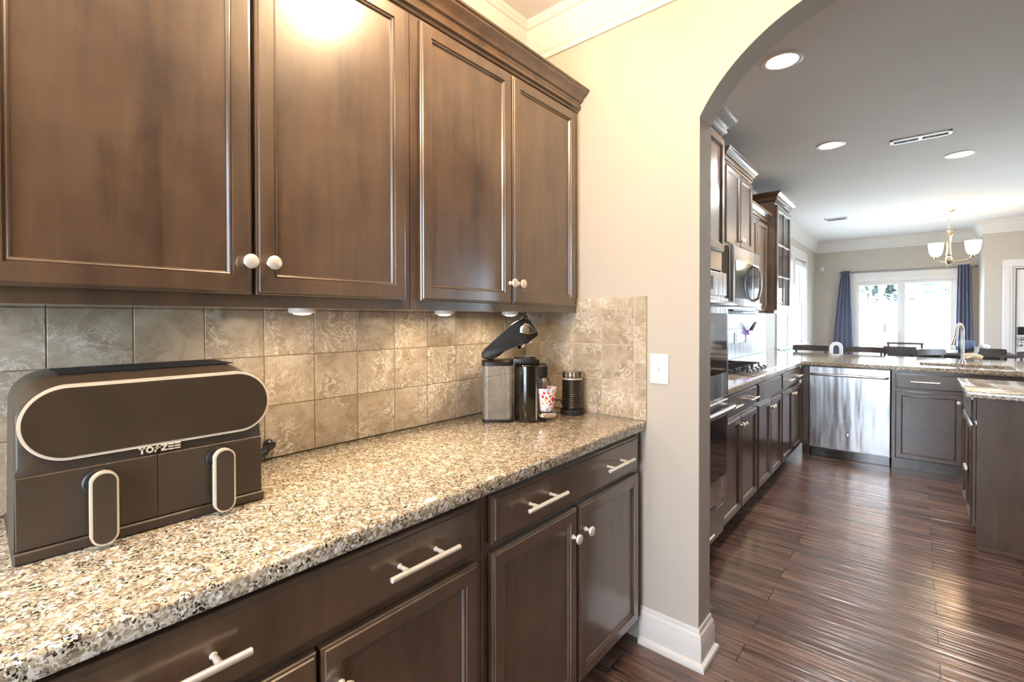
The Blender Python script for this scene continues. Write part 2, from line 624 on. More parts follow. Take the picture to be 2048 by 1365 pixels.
CROWN = [(0, 2.57), (0.010, 2.57), (0.014, 2.578), (0.014, 2.592), (0.020, 2.598), (0.024, 2.612), (0.034, 2.635), (0.050, 2.668), (0.060, 2.690), (0.062, 2.700), (0.070, 2.704), (0.074, 2.716), (0.080, 2.722), (0.080, CZ), (0, CZ)]
struct(MB().sweep(CROWN, [(0, HY), (0, 0), (HX, 0), (HX, HY)]).done('trim_1', TRIM), 'white crown moulding around the near room', 'trim')
struct(MB().sweep([(o*1.15, CZ-(CZ-z)*1.1) for o, z in CROWN], [(KX, TW), (KX, BY), (JX, BY), (JX, JY), (RX, JY), (RX, TW)]).done('trim_2', TRIM), 'white crown moulding around the kitchen and dining area', 'trim')
BASE = [(0, 0), (0.030, 0), (0.031, 0.008), (0.027, 0.018), (0.018, 0.024), (0.015, 0.026), (0.015, 0.098), (0.013, 0.102), (0.013, 0.118), (0.010, 0.124), (0.006, 0.130), (0.006, 0.140), (0.003, 0.146), (0, 0.146)]
struct(MB().sweep(BASE, [(0.615, 0), (0.85, 0), (0.85, TW), (KX+0.66, TW)]).done('baseboard_arch', TRIM), 'white baseboard wrapping the foot of the arch wall', 'baseboard')
struct(MB().sweep(BASE, [(2.4, TW), (1.948, TW), (1.948, 0), (HX, 0), (HX, HY)]).done('baseboard_right', TRIM), 'white baseboard on the other side of the arch', 'baseboard')
struct(MB().sweep(BASE, [(2.04+0.07, BY), (JX, BY), (JX, JY), (2.40, JY)]).done('baseboard_back', TRIM), 'white baseboard in the dining corner', 'baseboard')
struct(MB().sweep(BASE, [(KX, 4.9), (KX, BY), (0.48, BY)]).done('baseboard_left', TRIM), 'white baseboard under the dining window', 'baseboard')

# dining window (double unit on the left wall)
w1 = MB()
for y0, y1, z0, z1 in ((5.34, 5.42, 0.84, 2.30), (7.58, 7.66, 0.84, 2.30), (5.34, 7.66, 2.30, 2.44)):
    w1.box(KX, KX+0.018, y0, y1, z0, z1, 0.003)
w1.box(KX-0.09, KX-0.001, 5.42, 5.436, 0.925, 2.30).box(KX-0.09, KX-0.001, 7.564, 7.58, 0.925, 2.30)
w1.box(KX-0.088, KX+0.018, 6.38, 6.62, 0.925, 2.299)
w1 = struct(w1.done('window_1', TRIM), 'white double window lighting the dining corner', 'window')
MB().box(KX-0.09, KX+0.05, 5.36, 7.64, 0.895, 0.925, 0.006).done('sill', TRIM, w1)
for ya, yb in ((5.436, 6.38), (6.62, 7.564)):
    s = MB()
    for z0, z1, x in ((0.925, 1.60, -0.035), (1.57, 2.30, -0.065)):
        s.box(x-0.012, x+0.012, ya, ya+0.04, z0, z1).box(x-0.012, x+0.012, yb-0.04, yb, z0, z1)
        s.box(x-0.011, x+0.011, ya+0.04, yb-0.04, z0, z0+0.045).box(x-0.011, x+0.011, ya+0.04, yb-0.04, z1-0.045, z1)
        s.box(x-0.005, x+0.005, (ya+yb)/2-0.008, (ya+yb)/2+0.008, z0+0.045, z1-0.045).box(x-0.004, x+0.004, ya+0.04, yb-0.04, (z0+z1)/2-0.008, (z0+z1)/2+0.008)
    so = s.done('sash', TRIM, w1)
    MB().box(-0.037, -0.033, ya+0.04, yb-0.04, 0.96, 1.57).box(-0.067, -0.063, ya+0.04, yb-0.04, 1.6, 2.26).done('pane', GLASS, so)
    MB().box(KX-0.06, KX-0.03, ya+0.01, yb-0.01, 2.2, 2.295, 0.006).done('roller_shade', WHITE, w1)

# patio door on the back wall
d1 = MB()
for x0, x1, z0, z1 in ((0.56, 0.64, 0.03, 1.98), (1.96, 2.04, 0.03, 1.98), (0.56, 2.04, 1.98, 2.08)):
    d1.box(x0, x1, BY+0.003, BY+0.10, z0, z1)
d1.box(0.50, 2.10, BY-0.018, BY+0.002, 2.06, 2.14, 0.003).box(0.50, 0.58, BY-0.018, BY+0.002, 0, 2.06, 0.003).box(2.02, 2.10, BY-0.018, BY+0.002, 0, 2.06, 0.003)
d1.box(0.56, 2.04, BY, BY+0.10, 0, 0.03)
d1 = struct(d1.done('door_1', TRIM), 'white sliding patio door behind the dining table', 'door')
for xa, xb, y, zt in ((0.64, 1.33, 0.030, 1.985), (1.23, 1.96, 0.065, 2.0)):
    s = MB()
    s.box(xa, xa+0.06, BY+y, BY+y+0.03, 0.03, 1.979).box(xb-0.06, xb, BY+y, BY+y+0.03, 0.03, 1.979)
    s.box(xa+0.06, xb-0.06, BY+y+0.001, BY+y+0.029, zt-0.07, 1.979).box(xa+0.06, xb-0.06, BY+y+0.001, BY+y+0.029, 0.03, 0.13)
    so = s.done('sliding_panel', TRIM, d1)
    MB().box(xa+0.05, xb-0.05, BY+y+0.012, BY+y+0.018, 0.12, zt-0.06).done('pane', GLASS, so)

# white entry door on the jog wall
d2 = MB()
for x0, x1, z0, z1 in ((2.40, 2.50, 0, 2.06), (3.44, 3.54, 0, 2.06), (2.40, 3.54, 2.06, 2.16)):
    d2.box(x0, x1, JY-0.02, JY-0.0005, z0, z1, 0.003).box(x0+0.012, x1-0.03, JY-0.026, JY-0.018, z0, z1-0.02, 0.002)
d2.box(2.501, 2.53, JY, JY+0.119, 0, 2.03).box(3.41, 3.439, JY, JY+0.119, 0, 2.03).box(2.501, 3.439, JY, JY+0.119, 2.03, 2.059)
d2 = struct(d2.done('door_2', TRIM), 'white panelled entry door with keypad lock', 'door')
dm = MB().box(2.53, 3.41, JY+0.03, JY+0.07, 0.01, 2.03, 0.003)
for x0, x1 in ((2.64, 2.93), (3.01, 3.30)):
    for z0, z1 in ((0.2, 0.85), (1.0, 1.85)):
        dm.box(x0, x1, JY+0.024, JY+0.034, z0, z1, 0.008).box(x0+0.04, x1-0.04, JY+0.018, JY+0.03, z0+0.04, z1-0.04, 0.006)
dm.done('door_slab', WHITE, d2)
boxes('weatherstrip', RUBBER, [(2.5305, 2.540, JY+0.018, JY+0.029, 0.01, 2.029), (2.540, 3.40, JY+0.018, JY+0.029, 2.018, 2.029)], d2)
MB().box(2.555, 2.625, JY-0.0, JY+0.03, 1.10, 1.21, 0.008).done('keypad', BLK, d2)
MB().ball((2.59, JY-0.02, 1.045), 0.035, 0.03, 0.025).lathe([(0.02, 0), (0.02, 0.04)], (2.59, JY-0.01, 1.045), 'y').done('door_handle', STEEL_D, d2)
MB().lathe([(0.03, 0.03), (0.03, 0.01), (0.022, 0.0), (0.012, -0.004)], (2.59, JY, 0.965), 'y').done('deadbolt', CHROME, d2)

# hidden light sources of the place: hall window behind the viewer, family room window on the right
for nm, fr, pn, lb in (('window_2', [(0.4, 0.48, HY-0.1, HY-0.04, 0.3, 2.4), (1.52, 1.6, HY-0.1, HY-0.04, 0.3, 2.4), (0.48, 1.52, HY-0.1, HY-0.04, 2.3, 2.4), (0.48, 1.52, HY-0.1, HY-0.04, 0.3, 0.4), (0.98, 1.02, HY-0.1, HY-0.04, 0.4, 2.3)], (0.45, 1.55, HY-0.072, HY-0.068, 0.35, 2.35), 'hall window behind the viewer'),
                       ('window_3', [(RX+0.04, RX+0.1, 4.0, 4.08, 0.3, 2.3), (RX+0.04, RX+0.1, 5.82, 5.9, 0.3, 2.3), (RX+0.04, RX+0.1, 4.08, 5.82, 2.22, 2.3), (RX+0.04, RX+0.1, 4.08, 5.82, 0.3, 0.38), (RX+0.04, RX+0.1, 4.91, 4.99, 0.38, 2.22)], (RX+0.068, RX+0.072, 4.05, 5.85, 0.35, 2.25), 'family room window on the right')):
    o = struct(boxes(nm, TRIM, fr), lb, 'window')
    boxes('pane', GLASS, [pn], o)


# ------------------------------------------------------------------ cabinet parts
def loops_rect(y0, y1, z0, z1, steps, x0):
    rs = []
    for ins, d in steps:
        rs.append([(x0+d, y0+ins, z0+ins), (x0+d, y1-ins, z0+ins), (x0+d, y1-ins, z1-ins), (x0+d, y0+ins, z1-ins)])
    return rs


DOORP = [(0.0, 0.0), (0.0, 0.013), (0.002, 0.016), (0.006, 0.017), (0.008, 0.020), (0.040, 0.020), (0.0415, 0.0155), (0.045, 0.0165), (0.047, 0.0155), (0.050, 0.010)]
DRAWP = [(0.0, 0.0), (0.0, 0.012), (0.003, 0.015), (0.008, 0.0155), (0.010, 0.020)]


def knob(parent, x, y, z, mat=None):
    return MB().lathe([(0.008, 0), (0.0085, 0.002), (0.0055, 0.006), (0.005, 0.014), (0.008, 0.018), (0.0145, 0.021), (0.0165, 0.025), (0.0150, 0.029), (0.009, 0.032), (0.002, 0.033)], (x, y, z), 'x', 20).done('knob', mat or NICKEL, parent)


def pull(parent, x, y, z, ln=0.19, sp=0.05):
    b = MB().lathe([(0.005, -ln/2), (0.0062, -ln/2+0.001), (0.0062, ln/2-0.001), (0.005, ln/2)], (x+0.034, y, z), 'y', 14)
    for q in (-sp, sp):
        b.lathe([(0.0062, 0), (0.0045, 0.002), (0.0045, 0.012), (0.0052, 0.013), (0.0052, 0.030)], (x, y+q, z), 'x', 12)
    return b.done('handle', NICKEL, parent)


def door(parent, x, y0, y1, z0, z1, kn=None, mat=None):
    d = MB().rings(loops_rect(y0, y1, z0, z1, DOORP, x)).done('door', mat or WOOD, parent)
    if kn:
        knob(d, x+0.020, kn[0], kn[1])
    return d


def drawer(parent, x, y0, y1, z0, z1, pulls=()):
    d = MB().rings(loops_rect(y0, y1, z0, z1, DRAWP, x)).done('drawer', WOOD, parent)
    for p in pulls:
        pull(d, x+0.020, p, (z0+z1)/2)
    return d


def base_body(parent, depth, width, toe=True):
    b = MB().box(0.004, depth, 0, width, 0.105 if toe else 0.0, 0.874)
    if toe:
        b.box(0.004, depth-0.075, 0.0, width, 0, 0.105)
    return b.done('cabinet_body', WOOD, parent, smooth=False)


CABCROWN = [(0, -0.085), (0.006, -0.083), (0.010, -0.076), (0.020, -0.072), (0.023, -0.062), (0.018, -0.052), (0.020, -0.046), (0.030, -0.042), (0.036, -0.030), (0.050, -0.020), (0.058, -0.014), (0.060, -0.008), (0.066, -0.006), (0.068, 0), (0, 0)]


def crown(parent, depth, width, ztop, ends=(True, True), name='crown_moulding', sc=1.0):
    prof = [(o*sc, ztop+z*sc) for o, z in CABCROWN]
    path = ([(0.004, width)] if ends[1] else [])+[(depth, width), (depth, 0)]+([(0.004, 0)] if ends[0] else [])
    b = MB().sweep(prof, path, side=-1)
    b.box(0.004, depth, 0, width, ztop-0.012, ztop-0.002)
    return b.done(name, WOOD, parent)


def upper(name_, label, x0, y0, width, depth, z0, z1, doors, crown_top=None, ends=(True, True), group=None, csc=1.0):
    t = thing(name_, label, 'cabinet', (x0, y0, z0), 0, group)
    MB().box(0.003, depth, 0, width, 0, z1-z0).done('cabinet_body', WOOD, t, smooth=False)
    for a, b, za, zb, kn in doors:
        door(t, depth, a, b, za-z0, zb-z0, (kn[0], kn[1]-z0) if kn else None)
    if crown_top:
        crown(t, depth, width, crown_top-z0, ends, sc=csc)
    return t


# ------------------------------------------------------------------ near cabinet run
FX = 0.305
u = upper('upper_cabinet', 'dark double door upper cabinet hanging above the black air fryer', 0, -1.84, 0.908, FX, 1.359, 2.275,
          [(0.028, 0.456, 1.388, 2.247, (0.445-0.001, 1.461)), (0.464, 0.884, 1.388, 2.247, (0.494, 1.462))], group='near upper cabinets')
u = upper('upper_cabinet', 'dark double door upper cabinet beside the tan wall, above the coffee machine', 0, -0.930, 0.926, FX, 1.359, 2.275,
          [(0.029, 0.455, 1.388, 2.247, (0.441, 1.464)), (0.462, 0.892, 1.388, 2.247, (0.491, 1.464))], group='near upper cabinets')
cr = MB().sweep([(o, 2.345+z) for o, z in CABCROWN], [(FX, -0.004), (FX, -1.84)], side=-1)
cr.box(0.004, FX, -1.84, -0.004, 2.277, 2.30)
tag(cr.done('cabinet_crown', WOOD), 'long dark stepped crown moulding along the top of both near upper cabinets', 'moulding')


def base_cab(label, y0, width, drs, dos):
    t = thing('base_cabinet', label, 'cabinet', (0, y0, 0), 0, 'near base cabinets')
    base_body(t, 0.61, width)
    for a, b, ps in drs:
        drawer(t, 0.612, a, b, 0.733, 0.862, ps)
    for a, b, kn in dos:
        door(t, 0.612, a, b, 0.114, 0.709, kn)
    return t


base_cab('dark base cabinet with wide drawer below the air fryer end of the granite', -1.838, 0.899,
         [(0.034, 0.872, (0.228, 0.682))], [(0.034, 0.449, (0.412, 0.625)), (0.457, 0.872, (0.494, 0.625))])
base_cab('dark base cabinet with wide drawer beside the white baseboard and tan wall', -0.937, 0.931,
         [(0.027, 0.879, (0.231, 0.680))], [(0.027, 0.434, (0.440-0.036, 0.622)), (0.444, 0.886, (0.480, 0.622))])
ct = MB().box(0.012, 0.640, -1.845, -0.012, 0.876, 0.914, 0.006, 3)
tag(ct.done('countertop', GRANITE), 'speckled beige granite worktop under the air fryer and coffee machine', 'countertop')

# ------------------------------------------------------------------ backsplash (setting)


def tiles(name, rects, fn, thick, mat, gmat, label, gap=0.0011):
    """rects: (u0,u1,v0,v1); fn(u,v,d) -> point, d is out from the wall"""
    bm = bmesh.new()
    lay = bm.loops.layers.float_color.new('tile_random')
    for (a, b, c, d) in rects:
        a, b, c, d = a+gap, b-gap, c+gap, d-gap
        e = 0.0012
        rs = [[fn(a, c, 0), fn(b, c, 0), fn(b, d, 0), fn(a, d, 0)], [fn(a, c, thick-e), fn(b, c, thick-e), fn(b, d, thick-e), fn(a, d, thick-e)],
              [fn(a+e, c+e, thick), fn(b-e, c+e, thick), fn(b-e, d-e, thick), fn(a+e, d-e, thick)]]
        rv = [[bm.verts.new(p) for p in r] for r in rs]
        fs = []
        for p, q in zip(rv, rv[1:]):
            for i in range(4):
                fs.append(bm.faces.new((p[i], p[(i+1) % 4], q[(i+1) % 4], q[i])))
        fs.append(bm.faces.new(rv[-1]))
        col = (random.random(), random.random(), random.random(), 1)
        for f in fs:
            for l in f.loops:
                l[lay] = col
    bmesh.ops.recalc_face_normals(bm, faces=bm.faces)
    me = bpy.data.meshes.new(name)
    bm.to_mesh(me)
    bm.free()
    me.materials.append(mat)
    o = bpy.data.objects.new(name, me)
    COL.objects.link(o)
    struct(o, label, 'backsplash')
    us = [r[0] for r in rects]+[r[1] for r in rects]
    vs = [r[2] for r in rects]+[r[3] for r in rects]
    g = MB()
    p0, p1 = fn(min(us), min(vs), 0.0005), fn(max(us), max(vs), thick-0.0014)
    g.box(min(p0[0], p1[0]), max(p0[0], p1[0]), min(p0[1], p1[1]), max(p0[1], p1[1]), min(p0[2], p1[2]), max(p0[2], p1[2]))
    g.done('grout', gmat, o, smooth=False)
    return o


P = 0.153
rects = []
zr = [0.914, 1.0705, 1.2205, 1.359]
for i in range(13):
    y1 = -0.014 - (0 if i == 0 else 0.0) - max(0, i)*P
    y0 = y1-P
    for c, d in zip(zr, zr[1:]):
        rects.append((max(y0, -1.84), y1, c, d))
rects = [r for r in rects if r[1]-r[0] > 0.02]
tiles('trim_3', rects, lambda u_, v, d: (0.0+d, u_, v), 0.010, TILE, GROUT, 'tumbled beige stone tile backsplash along the near counter')
ra = []
for a, b in ((0.0115, 0.132), (0.132, 0.285), (0.285, 0.4355), (0.4355, 0.587)):
    for c, d in ((0.914, 1.070), (1.070, 1.222), (1.222, 1.377)):
        ra.append((a, b, c, d))
for a, b in ((0.0115, 0.075), (0.075, 0.229), (0.229, 0.383), (0.383, 0.5365)):
    ra.append((a, b, 1.377, 1.424))
ra.append((0.5365, 0.5885, 1.377, 1.424))
for c, d in ((0.914, 0.994), (0.994, 1.148), (1.148, 1.30), (1.30, 1.424)):
    ra.append((0.590, 0.641, c, d))
tiles('trim_4', ra, lambda u_, v, d: (u_, -d, v), 0.010, TILE, plain('light_grout', lin(196, 182, 160), 0.9, var=0.1, vs=60), 'tumbled stone tiles with a narrow border on the tan end wall', 0.0014)

# ------------------------------------------------------------------ near small things
# under-cabinet puck lights
for y, x, lb in ((-1.232, 0.24, 'small round under-cabinet light above the beige tiles, nearest the air fryer'), (-0.72, 0.22, 'small round under-cabinet light, middle of the three'), (-0.345, 0.20, 'small round under-cabinet light right above the open coffee machine lid')):
    t = thing('puck_light', lb, 'light', (x, y, 1.359), 0, 'under-cabinet puck lights')
    MB().lathe([(0.034, 0), (0.034, -0.008), (0.030, -0.012), (0.024, -0.012)], seg=24).done('housing', WHITE, t)
    MB().lathe([(0.024, -0.0115), (0.020, -0.015), (0.010, -0.017), (0.002, -0.0175)], seg=24).done('lens', PUCK_ON, t)
    ld = bpy.data.lights.new('puck_lamp', 'AREA')
    ld.shape = 'DISK'
    ld.size = 0.045
    ld.energy = 0.9
    ld.color = (1.0, 0.80, 0.56)
    lo = bpy.data.objects.new('puck_lamp', ld)
    lo.location = (0, 0, -0.020)
    lo.parent = t
    COL.objects.link(lo)

# ceiling light of the serving area (just above the frame)
t = thing('ceiling_light', 'round globe ceiling light over the coffee machine end of the near counter', 'light', (0.80, -0.96, CZ))
MB().lathe([(0.07, 0), (0.07, -0.012), (0.05, -0.022), (0.012, -0.026), (0.012, -0.08), (0.03, -0.085), (0.045, -0.10), (0.045, -0.113)], seg=32).done('base', BRASS, t)
MB().ball((0, 0, -0.225), 0.115, seg=32, n=20).done('lamp_shade', DOME_ON, t)

copy_thing(t, (0.80, -2.25, CZ), 0.0, 'added unseen globe light brightening the air fryer end of the near counter')  # second globe, out of view, added to brighten the left upper doors

# light switch
t = thing('light_switch', 'white toggle light switch on the tan wall beside the tiles', 'switch', (0.694, 0.0, 1.13))
MB().box(-0.0385, 0.0385, -0.006, -0.0005, -0.0605, 0.0605, 0.0035, 2).done('plate', WHITE, t)
MB().box(-0.006, 0.006, -0.0085, -0.005, -0.012, 0.012, 0.001).prism([(-0.006, 0.001), (-0.018, 0.009), (-0.017, 0.0005), (-0.006, -0.005)], 'x', -0.0045, 0.0045).done('toggle', WHITE, t)
for sz in (0.03, -0.03):
    MB().lathe([(0.003, -0.0075), (0.003, -0.005)], (0, 0, sz), 'y', 10).done('screw', NICKEL, t)


# air fryer
def superrect(y0, y1, z0, z1, r, n=8):
    pts = []
    for cy, cz, a0_ in ((y1-r, z1-r, 0), (y0+r, z1-r, PI/2), (y0+r, z0+r, PI), (y1-r, z0+r, 1.5*PI)):
        for i in range(n+1):
            a = a0_+PI/2*i/n
            pts.append((cy+r*math.cos(a), cz+r*math.sin(a)))
    return pts


AF = thing('air_fryer', 'large black dual basket air fryer with gold trimmed panel on the granite', 'air fryer', (0.0, -1.565, 0.914))
b = MB()
rs = []
for x, z0, z1, hw in ((0.055, 0.012, 0.285, 0.185), (0.075, 0.006, 0.308, 0.197), (0.10, 0.004, 0.313, 0.1985), (0.235, 0.004, 0.313, 0.200), (0.27, 0.004, 0.308, 0.200), (0.302, 0.004, 0.290, 0.199), (0.322, 0.006, 0.20, 0.198)):
    ring = []
    for y, z in superrect(-hw, hw, z0, z1, 0.055 if x > 0.06 else 0.05):
        # square bottom corners, large round top corners, slight inward taper to the top
        if z < z0+0.06:
            y = math.copysign(min(abs(y)+0.05*(1-(z-z0)/0.06), hw), y) if abs(y) > hw-0.06 else y
        ring.append((x, y*(1-0.02*(z/0.3)), z))
    rs.append(ring)
b.rings(rs)
b.done('housing', BLK_M, AF)
boxes('top_vent', RUBBER, [(0.10, 0.245, -0.135, 0.165, 0.3125, 0.3145)], AF)
# lower skirt below the baskets
MB().box(0.06, 0.332, -0.200, 0.200, 0.001, 0.022, 0.003).done('base_skirt', BLK_M, AF)
# basket fronts
for nm, ya, yb in (('basket', -0.196, -0.066), ('basket', -0.064, 0.194)):
    pass
bl = MB().box(0.31, 0.330, -0.196, -0.0004, 0.024, 0.148, 0.001).done('basket', BLK_M, AF)
br_ = MB().box(0.31, 0.330, 0.0004, 0.194, 0.024, 0.148, 0.001).done('basket', BLK_M, AF)


def stadium(y0, y1, z0, z1, n=14):
    r = min(z1-z0, y1-y0)/2
    return superrect(y0, y1, z0, z1, r*0.999, n)


for bk, hy in ((bl, -0.086), (br_, 0.109)):
    MB().lathe([(0.024, 0.327), (0.024, 0.334), (0.021, 0.336), (0.017, 0.352)], (0, hy-0.004, 0.118), 'x', 24).done('handle_boss', BLK, bk)
    hb = MB()
    st = stadium(hy-0.020, hy+0.020, 0.008, 0.142)
    hb.rings([[(0.350, y, z) for y, z in st], [(0.364, y, z) for y, z in st]])
    h_ = hb.done('handle', GOLD, bk)
    st2 = stadium(hy-0.0165, hy+0.0165, 0.0115, 0.1385)
    MB().rings([[(0.3635, y, z) for y, z in st2], [(0.3655, y, z) for y, z in st2]]).done('handle_face', BLK_M, bk)
# oval control panel, leaning back slightly
lean = lambda z: 0.327-(z-0.17)*0.16
st = stadium(-0.193, 0.217, 0.166, 0.298, 20)
MB().rings([[(lean(z)-0.03, y*0.98, z) for y, z in st], [(lean(z), y, z) for y, z in st]]).done('panel_rim', GOLD, AF)
st2 = stadium(-0.188, 0.212, 0.171, 0.293, 20)
MB().rings([[(lean(z)-0.002, y, z) for y, z in st2], [(lean(z)+0.0018, y, z) for y, z in st2]]).done('control_panel', BLK_G, AF)
# raised lettering TOPZEE under the panel
lt = MB()
cw, ch, th = 0.0100, 0.0125, 0.0030
LX0, LX1 = 0.3275, 0.3295


def stroke(a, b_, c, d, k=LX1):
    lt.box(LX0, k, a, b_, c, d)


y = -0.030
z = 0.1535
stroke(y, y+cw, z+ch-th, z+ch)
stroke(y+cw/2-th/2, y+cw/2+th/2, z, z+ch)
y += 0.0115
lt.rings([[(LX0 if k in (0, 3) else LX1, y+0.0058+(0.0062 if k in (0, 1) else 0.0033)*math.cos(2*PI*i/24), z+ch/2+(0.0062 if k in (0, 1) else 0.0033)*math.sin(2*PI*i/24)) for i in range(24)] for k in (0, 1, 2, 3)], cap=False)
y += 0.0132
stroke(y, y+th, z, z+ch)
stroke(y, y+cw*0.9, z+ch-th, z+ch)
stroke(y, y+cw*0.9, z+ch*0.40, z+ch*0.40+th*0.9)
stroke(y+cw*0.9-th, y+cw*0.95, z+ch*0.40, z+ch)
y += 0.0112
stroke(y, y+cw, z+ch-th, z+ch)
stroke(y, y+cw, z, z+th)
lt.prism([(y, z+th), (y+th*1.3, z+th), (y+cw, z+ch-th), (y+cw-th*1.3, z+ch-th)], 'x', LX0, LX1)
y += 0.0115
for _ in range(2):
    for q in (0, 0.5, 1):
        stroke(y, y+cw*0.95, z+(ch-th*0.85)*q, z+(ch-th*0.85)*q+th*0.85)
    y += 0.0112
lt.done('lettering', plain('silver_lettering', lin(226, 214, 196), 0.35, 0.3, var=0.02), AF, smooth=False)
MB().tube([(0.10, 0.18, 0.03), (0.085, 0.215, 0.018), (0.07, 0.25, 0.016)], [0.005, 0.006, 0.008]).rings([[(0.07-0.022*f+r*0.5*math.cos(2*PI*i/12), 0.25+0.07*f+r*0.3*math.sin(2*PI*i/12)*0, 0.018+0.018*f+r*math.sin(2*PI*i/12)) for i in range(12)] for f, r in ((0, 0.010), (0.1, 0.016), (0.2, 0.012), (0.3, 0.017), (0.4, 0.013), (0.5, 0.018), (0.62, 0.014), (0.8, 0.014), (1.0, 0.012))]).lathe([(0.015, 0.0), (0.015, 0.018), (0.010, 0.022)], (0.014, 0.335, 0.045), 'x', 16).tube([(0.048, 0.315, 0.037), (0.034, 0.335, 0.045)], 0.010).done('power_plug', BLK, AF)
for yy in (-0.17, 0.17):
    for xx in (0.09, 0.29):
        MB().lathe([(0.014, 0), (0.014, 0.006)], (xx, yy, 0), 'z', 12).done('foot', RUBBER, AF)

# coffee machine: x local = forward
CM = thing('coffee_machine', 'black capsule coffee machine with lifted lid and clear water tank', 'coffee machine', (0.264, -0.305, 0.914), YAW)
tk = MB()
tr_ = superrect(-0.188, -0.066, -0.052, 0.052, 0.022, 5)
tk.rings([[(x, y, 0.012) for x, y in tr_], [(x, y, 0.228) for x, y in tr_]])
to = tk.done('water_tank', CLEAR, CM)
tr2 = superrect(-0.185, -0.069, -0.049, 0.049, 0.020, 5)
MB().rings([[(x, y, 0.016) for x, y in tr2], [(x, y, 0.090) for x, y in tr2]]).done('water', WATER, to)
tr3 = superrect(-0.190, -0.062, -0.054, 0.054, 0.022, 5)
MB().rings([[(x, y, 0.0) for x, y in tr3], [(x, y, 0.012) for x, y in tr3]]).done('tank_base', BLK, CM)
MB().rings([[(x, y, 0.2285) for x, y in tr3], [(x, y, 0.243) for x, y in tr3], [(x*0.98-0.003, y*0.9, 0.250) for x, y in tr3]]).done('tank_lid', BLK, CM)
bd = MB().lathe([(0.056, 0.0), (0.058, 0.004), (0.058, 0.222), (0.055, 0.230), (0.050, 0.233)], (-0.001, 0, 0), 'z', 36)
bd.done('body', plain('gloss_black_shell', lin(20, 17, 15), 0.12, coat=0.5, var=0.1), CM)
MB().box(0.052, 0.0545, -0.02, 0.02, 0.055, 0.165, 0.002).done('front_panel', DARKGLASS, CM)
MB().tube([(0.0570*math.cos(R(-58)), 0.0585*math.sin(R(-58)), 0.01), (0.0570*math.cos(R(-58)), 0.0585*math.sin(R(-58)), 0.222)], 0.0032, 8).done('chrome_strip', CHROME, CM)
MB().prism([(-0.064, 0.242), (-0.060, 0.258), (0.018, 0.257), (0.044, 0.247), (0.044, 0.234), (-0.050, 0.234)], 'y', -0.046, 0.046, 0.004).done('capsule_deck', BLK, CM)
MB().lathe([(0.036, 0.258), (0.038, 0.262), (0.030, 0.266), (0.012, 0.266)], (0.0, 0, -0.004), 'z', 24).done('capsule_ring', CHROME, CM)
MB().box(0.03, 0.078, -0.036, 0.036, 0.176, 0.232, 0.010, 3).done('brew_head', BLK, CM)
MB().lathe([(0.010, 0.160), (0.012, 0.177)], (0.062, 0, 0), 'z', 14).done('spout', CHROME, CM)
arm = [(-0.189, 0.261), (-0.189, 0.283), (-0.180, 0.294), (-0.120, 0.348), (-0.072, 0.391), (-0.058, 0.403), (-0.033, 0.414), (-0.004, 0.416), (0.008, 0.410), (0.037, 0.362), (0.036, 0.348), (0.007, 0.328), (-0.026, 0.312), (-0.069, 0.308), (-0.122, 0.266), (-0.155, 0.250)]
MB().prism(arm, 'y', -0.045, 0.045, 0.008, 3).done('lid_arm', BLK, CM)
chp = [(-0.036, 0.362), (-0.033, 0.386), (-0.015, 0.400), (0.002, 0.397), (0.034, 0.362), (0.000, 0.354)]
MB().prism(chp, 'y', -0.0495, 0.0495, 0.004, 2).done('lid_badge', CHROME, CM)
MB().lathe([(0.034, 0.0), (0.036, 0.006), (0.034, 0.012), (0.024, 0.014)], (0, 0, 0), 'z', 24).move(Matrix.Translation((-0.012, 0, 0.308)) @ Matrix.Rotation(R(-28), 4, 'Y')).done('capsule_holder', CHROME, CM)
MB().tube([(-0.03, 0, 0.412), (-0.022, 0, 0.426), (-0.004, 0, 0.426), (0.002, 0, 0.414)], 0.0035, 8).done('latch', CHROME, CM)
MB().lathe([(0.040, 0.0), (0.040, 0.004), (0.030, 0.014), (0.010, 0.019)], (0, 0, 0), 'z', 24).move(Matrix.Translation((0.004, 0.064, 0.242)) @ Matrix.Rotation(R(20), 4, 'X')).done('capsule_container_lid', WHITE, CM)
MB().tube([(0.058, 0.050, 0.186), (0.072, 0.050, 0.180), (0.086, 0.048, 0.165), (0.094, 0.046, 0.145), (0.096, 0.046, 0.10), (0.096, 0.048, 0.03)], 0.0055, 10).done('steam_tube', BRASS, CM)
MB().box(0.02, 0.072, -0.04, 0.04, 0.0, 0.016, 0.005, 2).done('foot', BLK, CM)
MB().lathe([(0.046, 0.018), (0.050, 0.022), (0.052, 0.034), (0.048, 0.0365)], (0.068, 0, 0), 'z', 32).box(0.03, 0.06, -0.012, 0.012, 0.014, 0.024).done('cup_tray', CHROME, CM)

# floral cup on the drip tray
cx_, cy_ = 0.264+0.068*math.cos(YAW), -0.305+0.068*math.sin(YAW)
CP = thing('cup', 'small pink and white floral cup on the coffee machine tray', 'cup', (cx_, cy_, 0.914+0.0367))
MB().lathe([(0.026, 0.0), (0.032, 0.002), (0.0355, 0.010), (0.042, 0.045), (0.048, 0.085), (0.0495, 0.097), (0.0480, 0.0985), (0.0465, 0.097), (0.044, 0.080), (0.036, 0.030), (0.030, 0.010), (0.004, 0.006)], seg=36).done('bowl', FLORAL, CP)

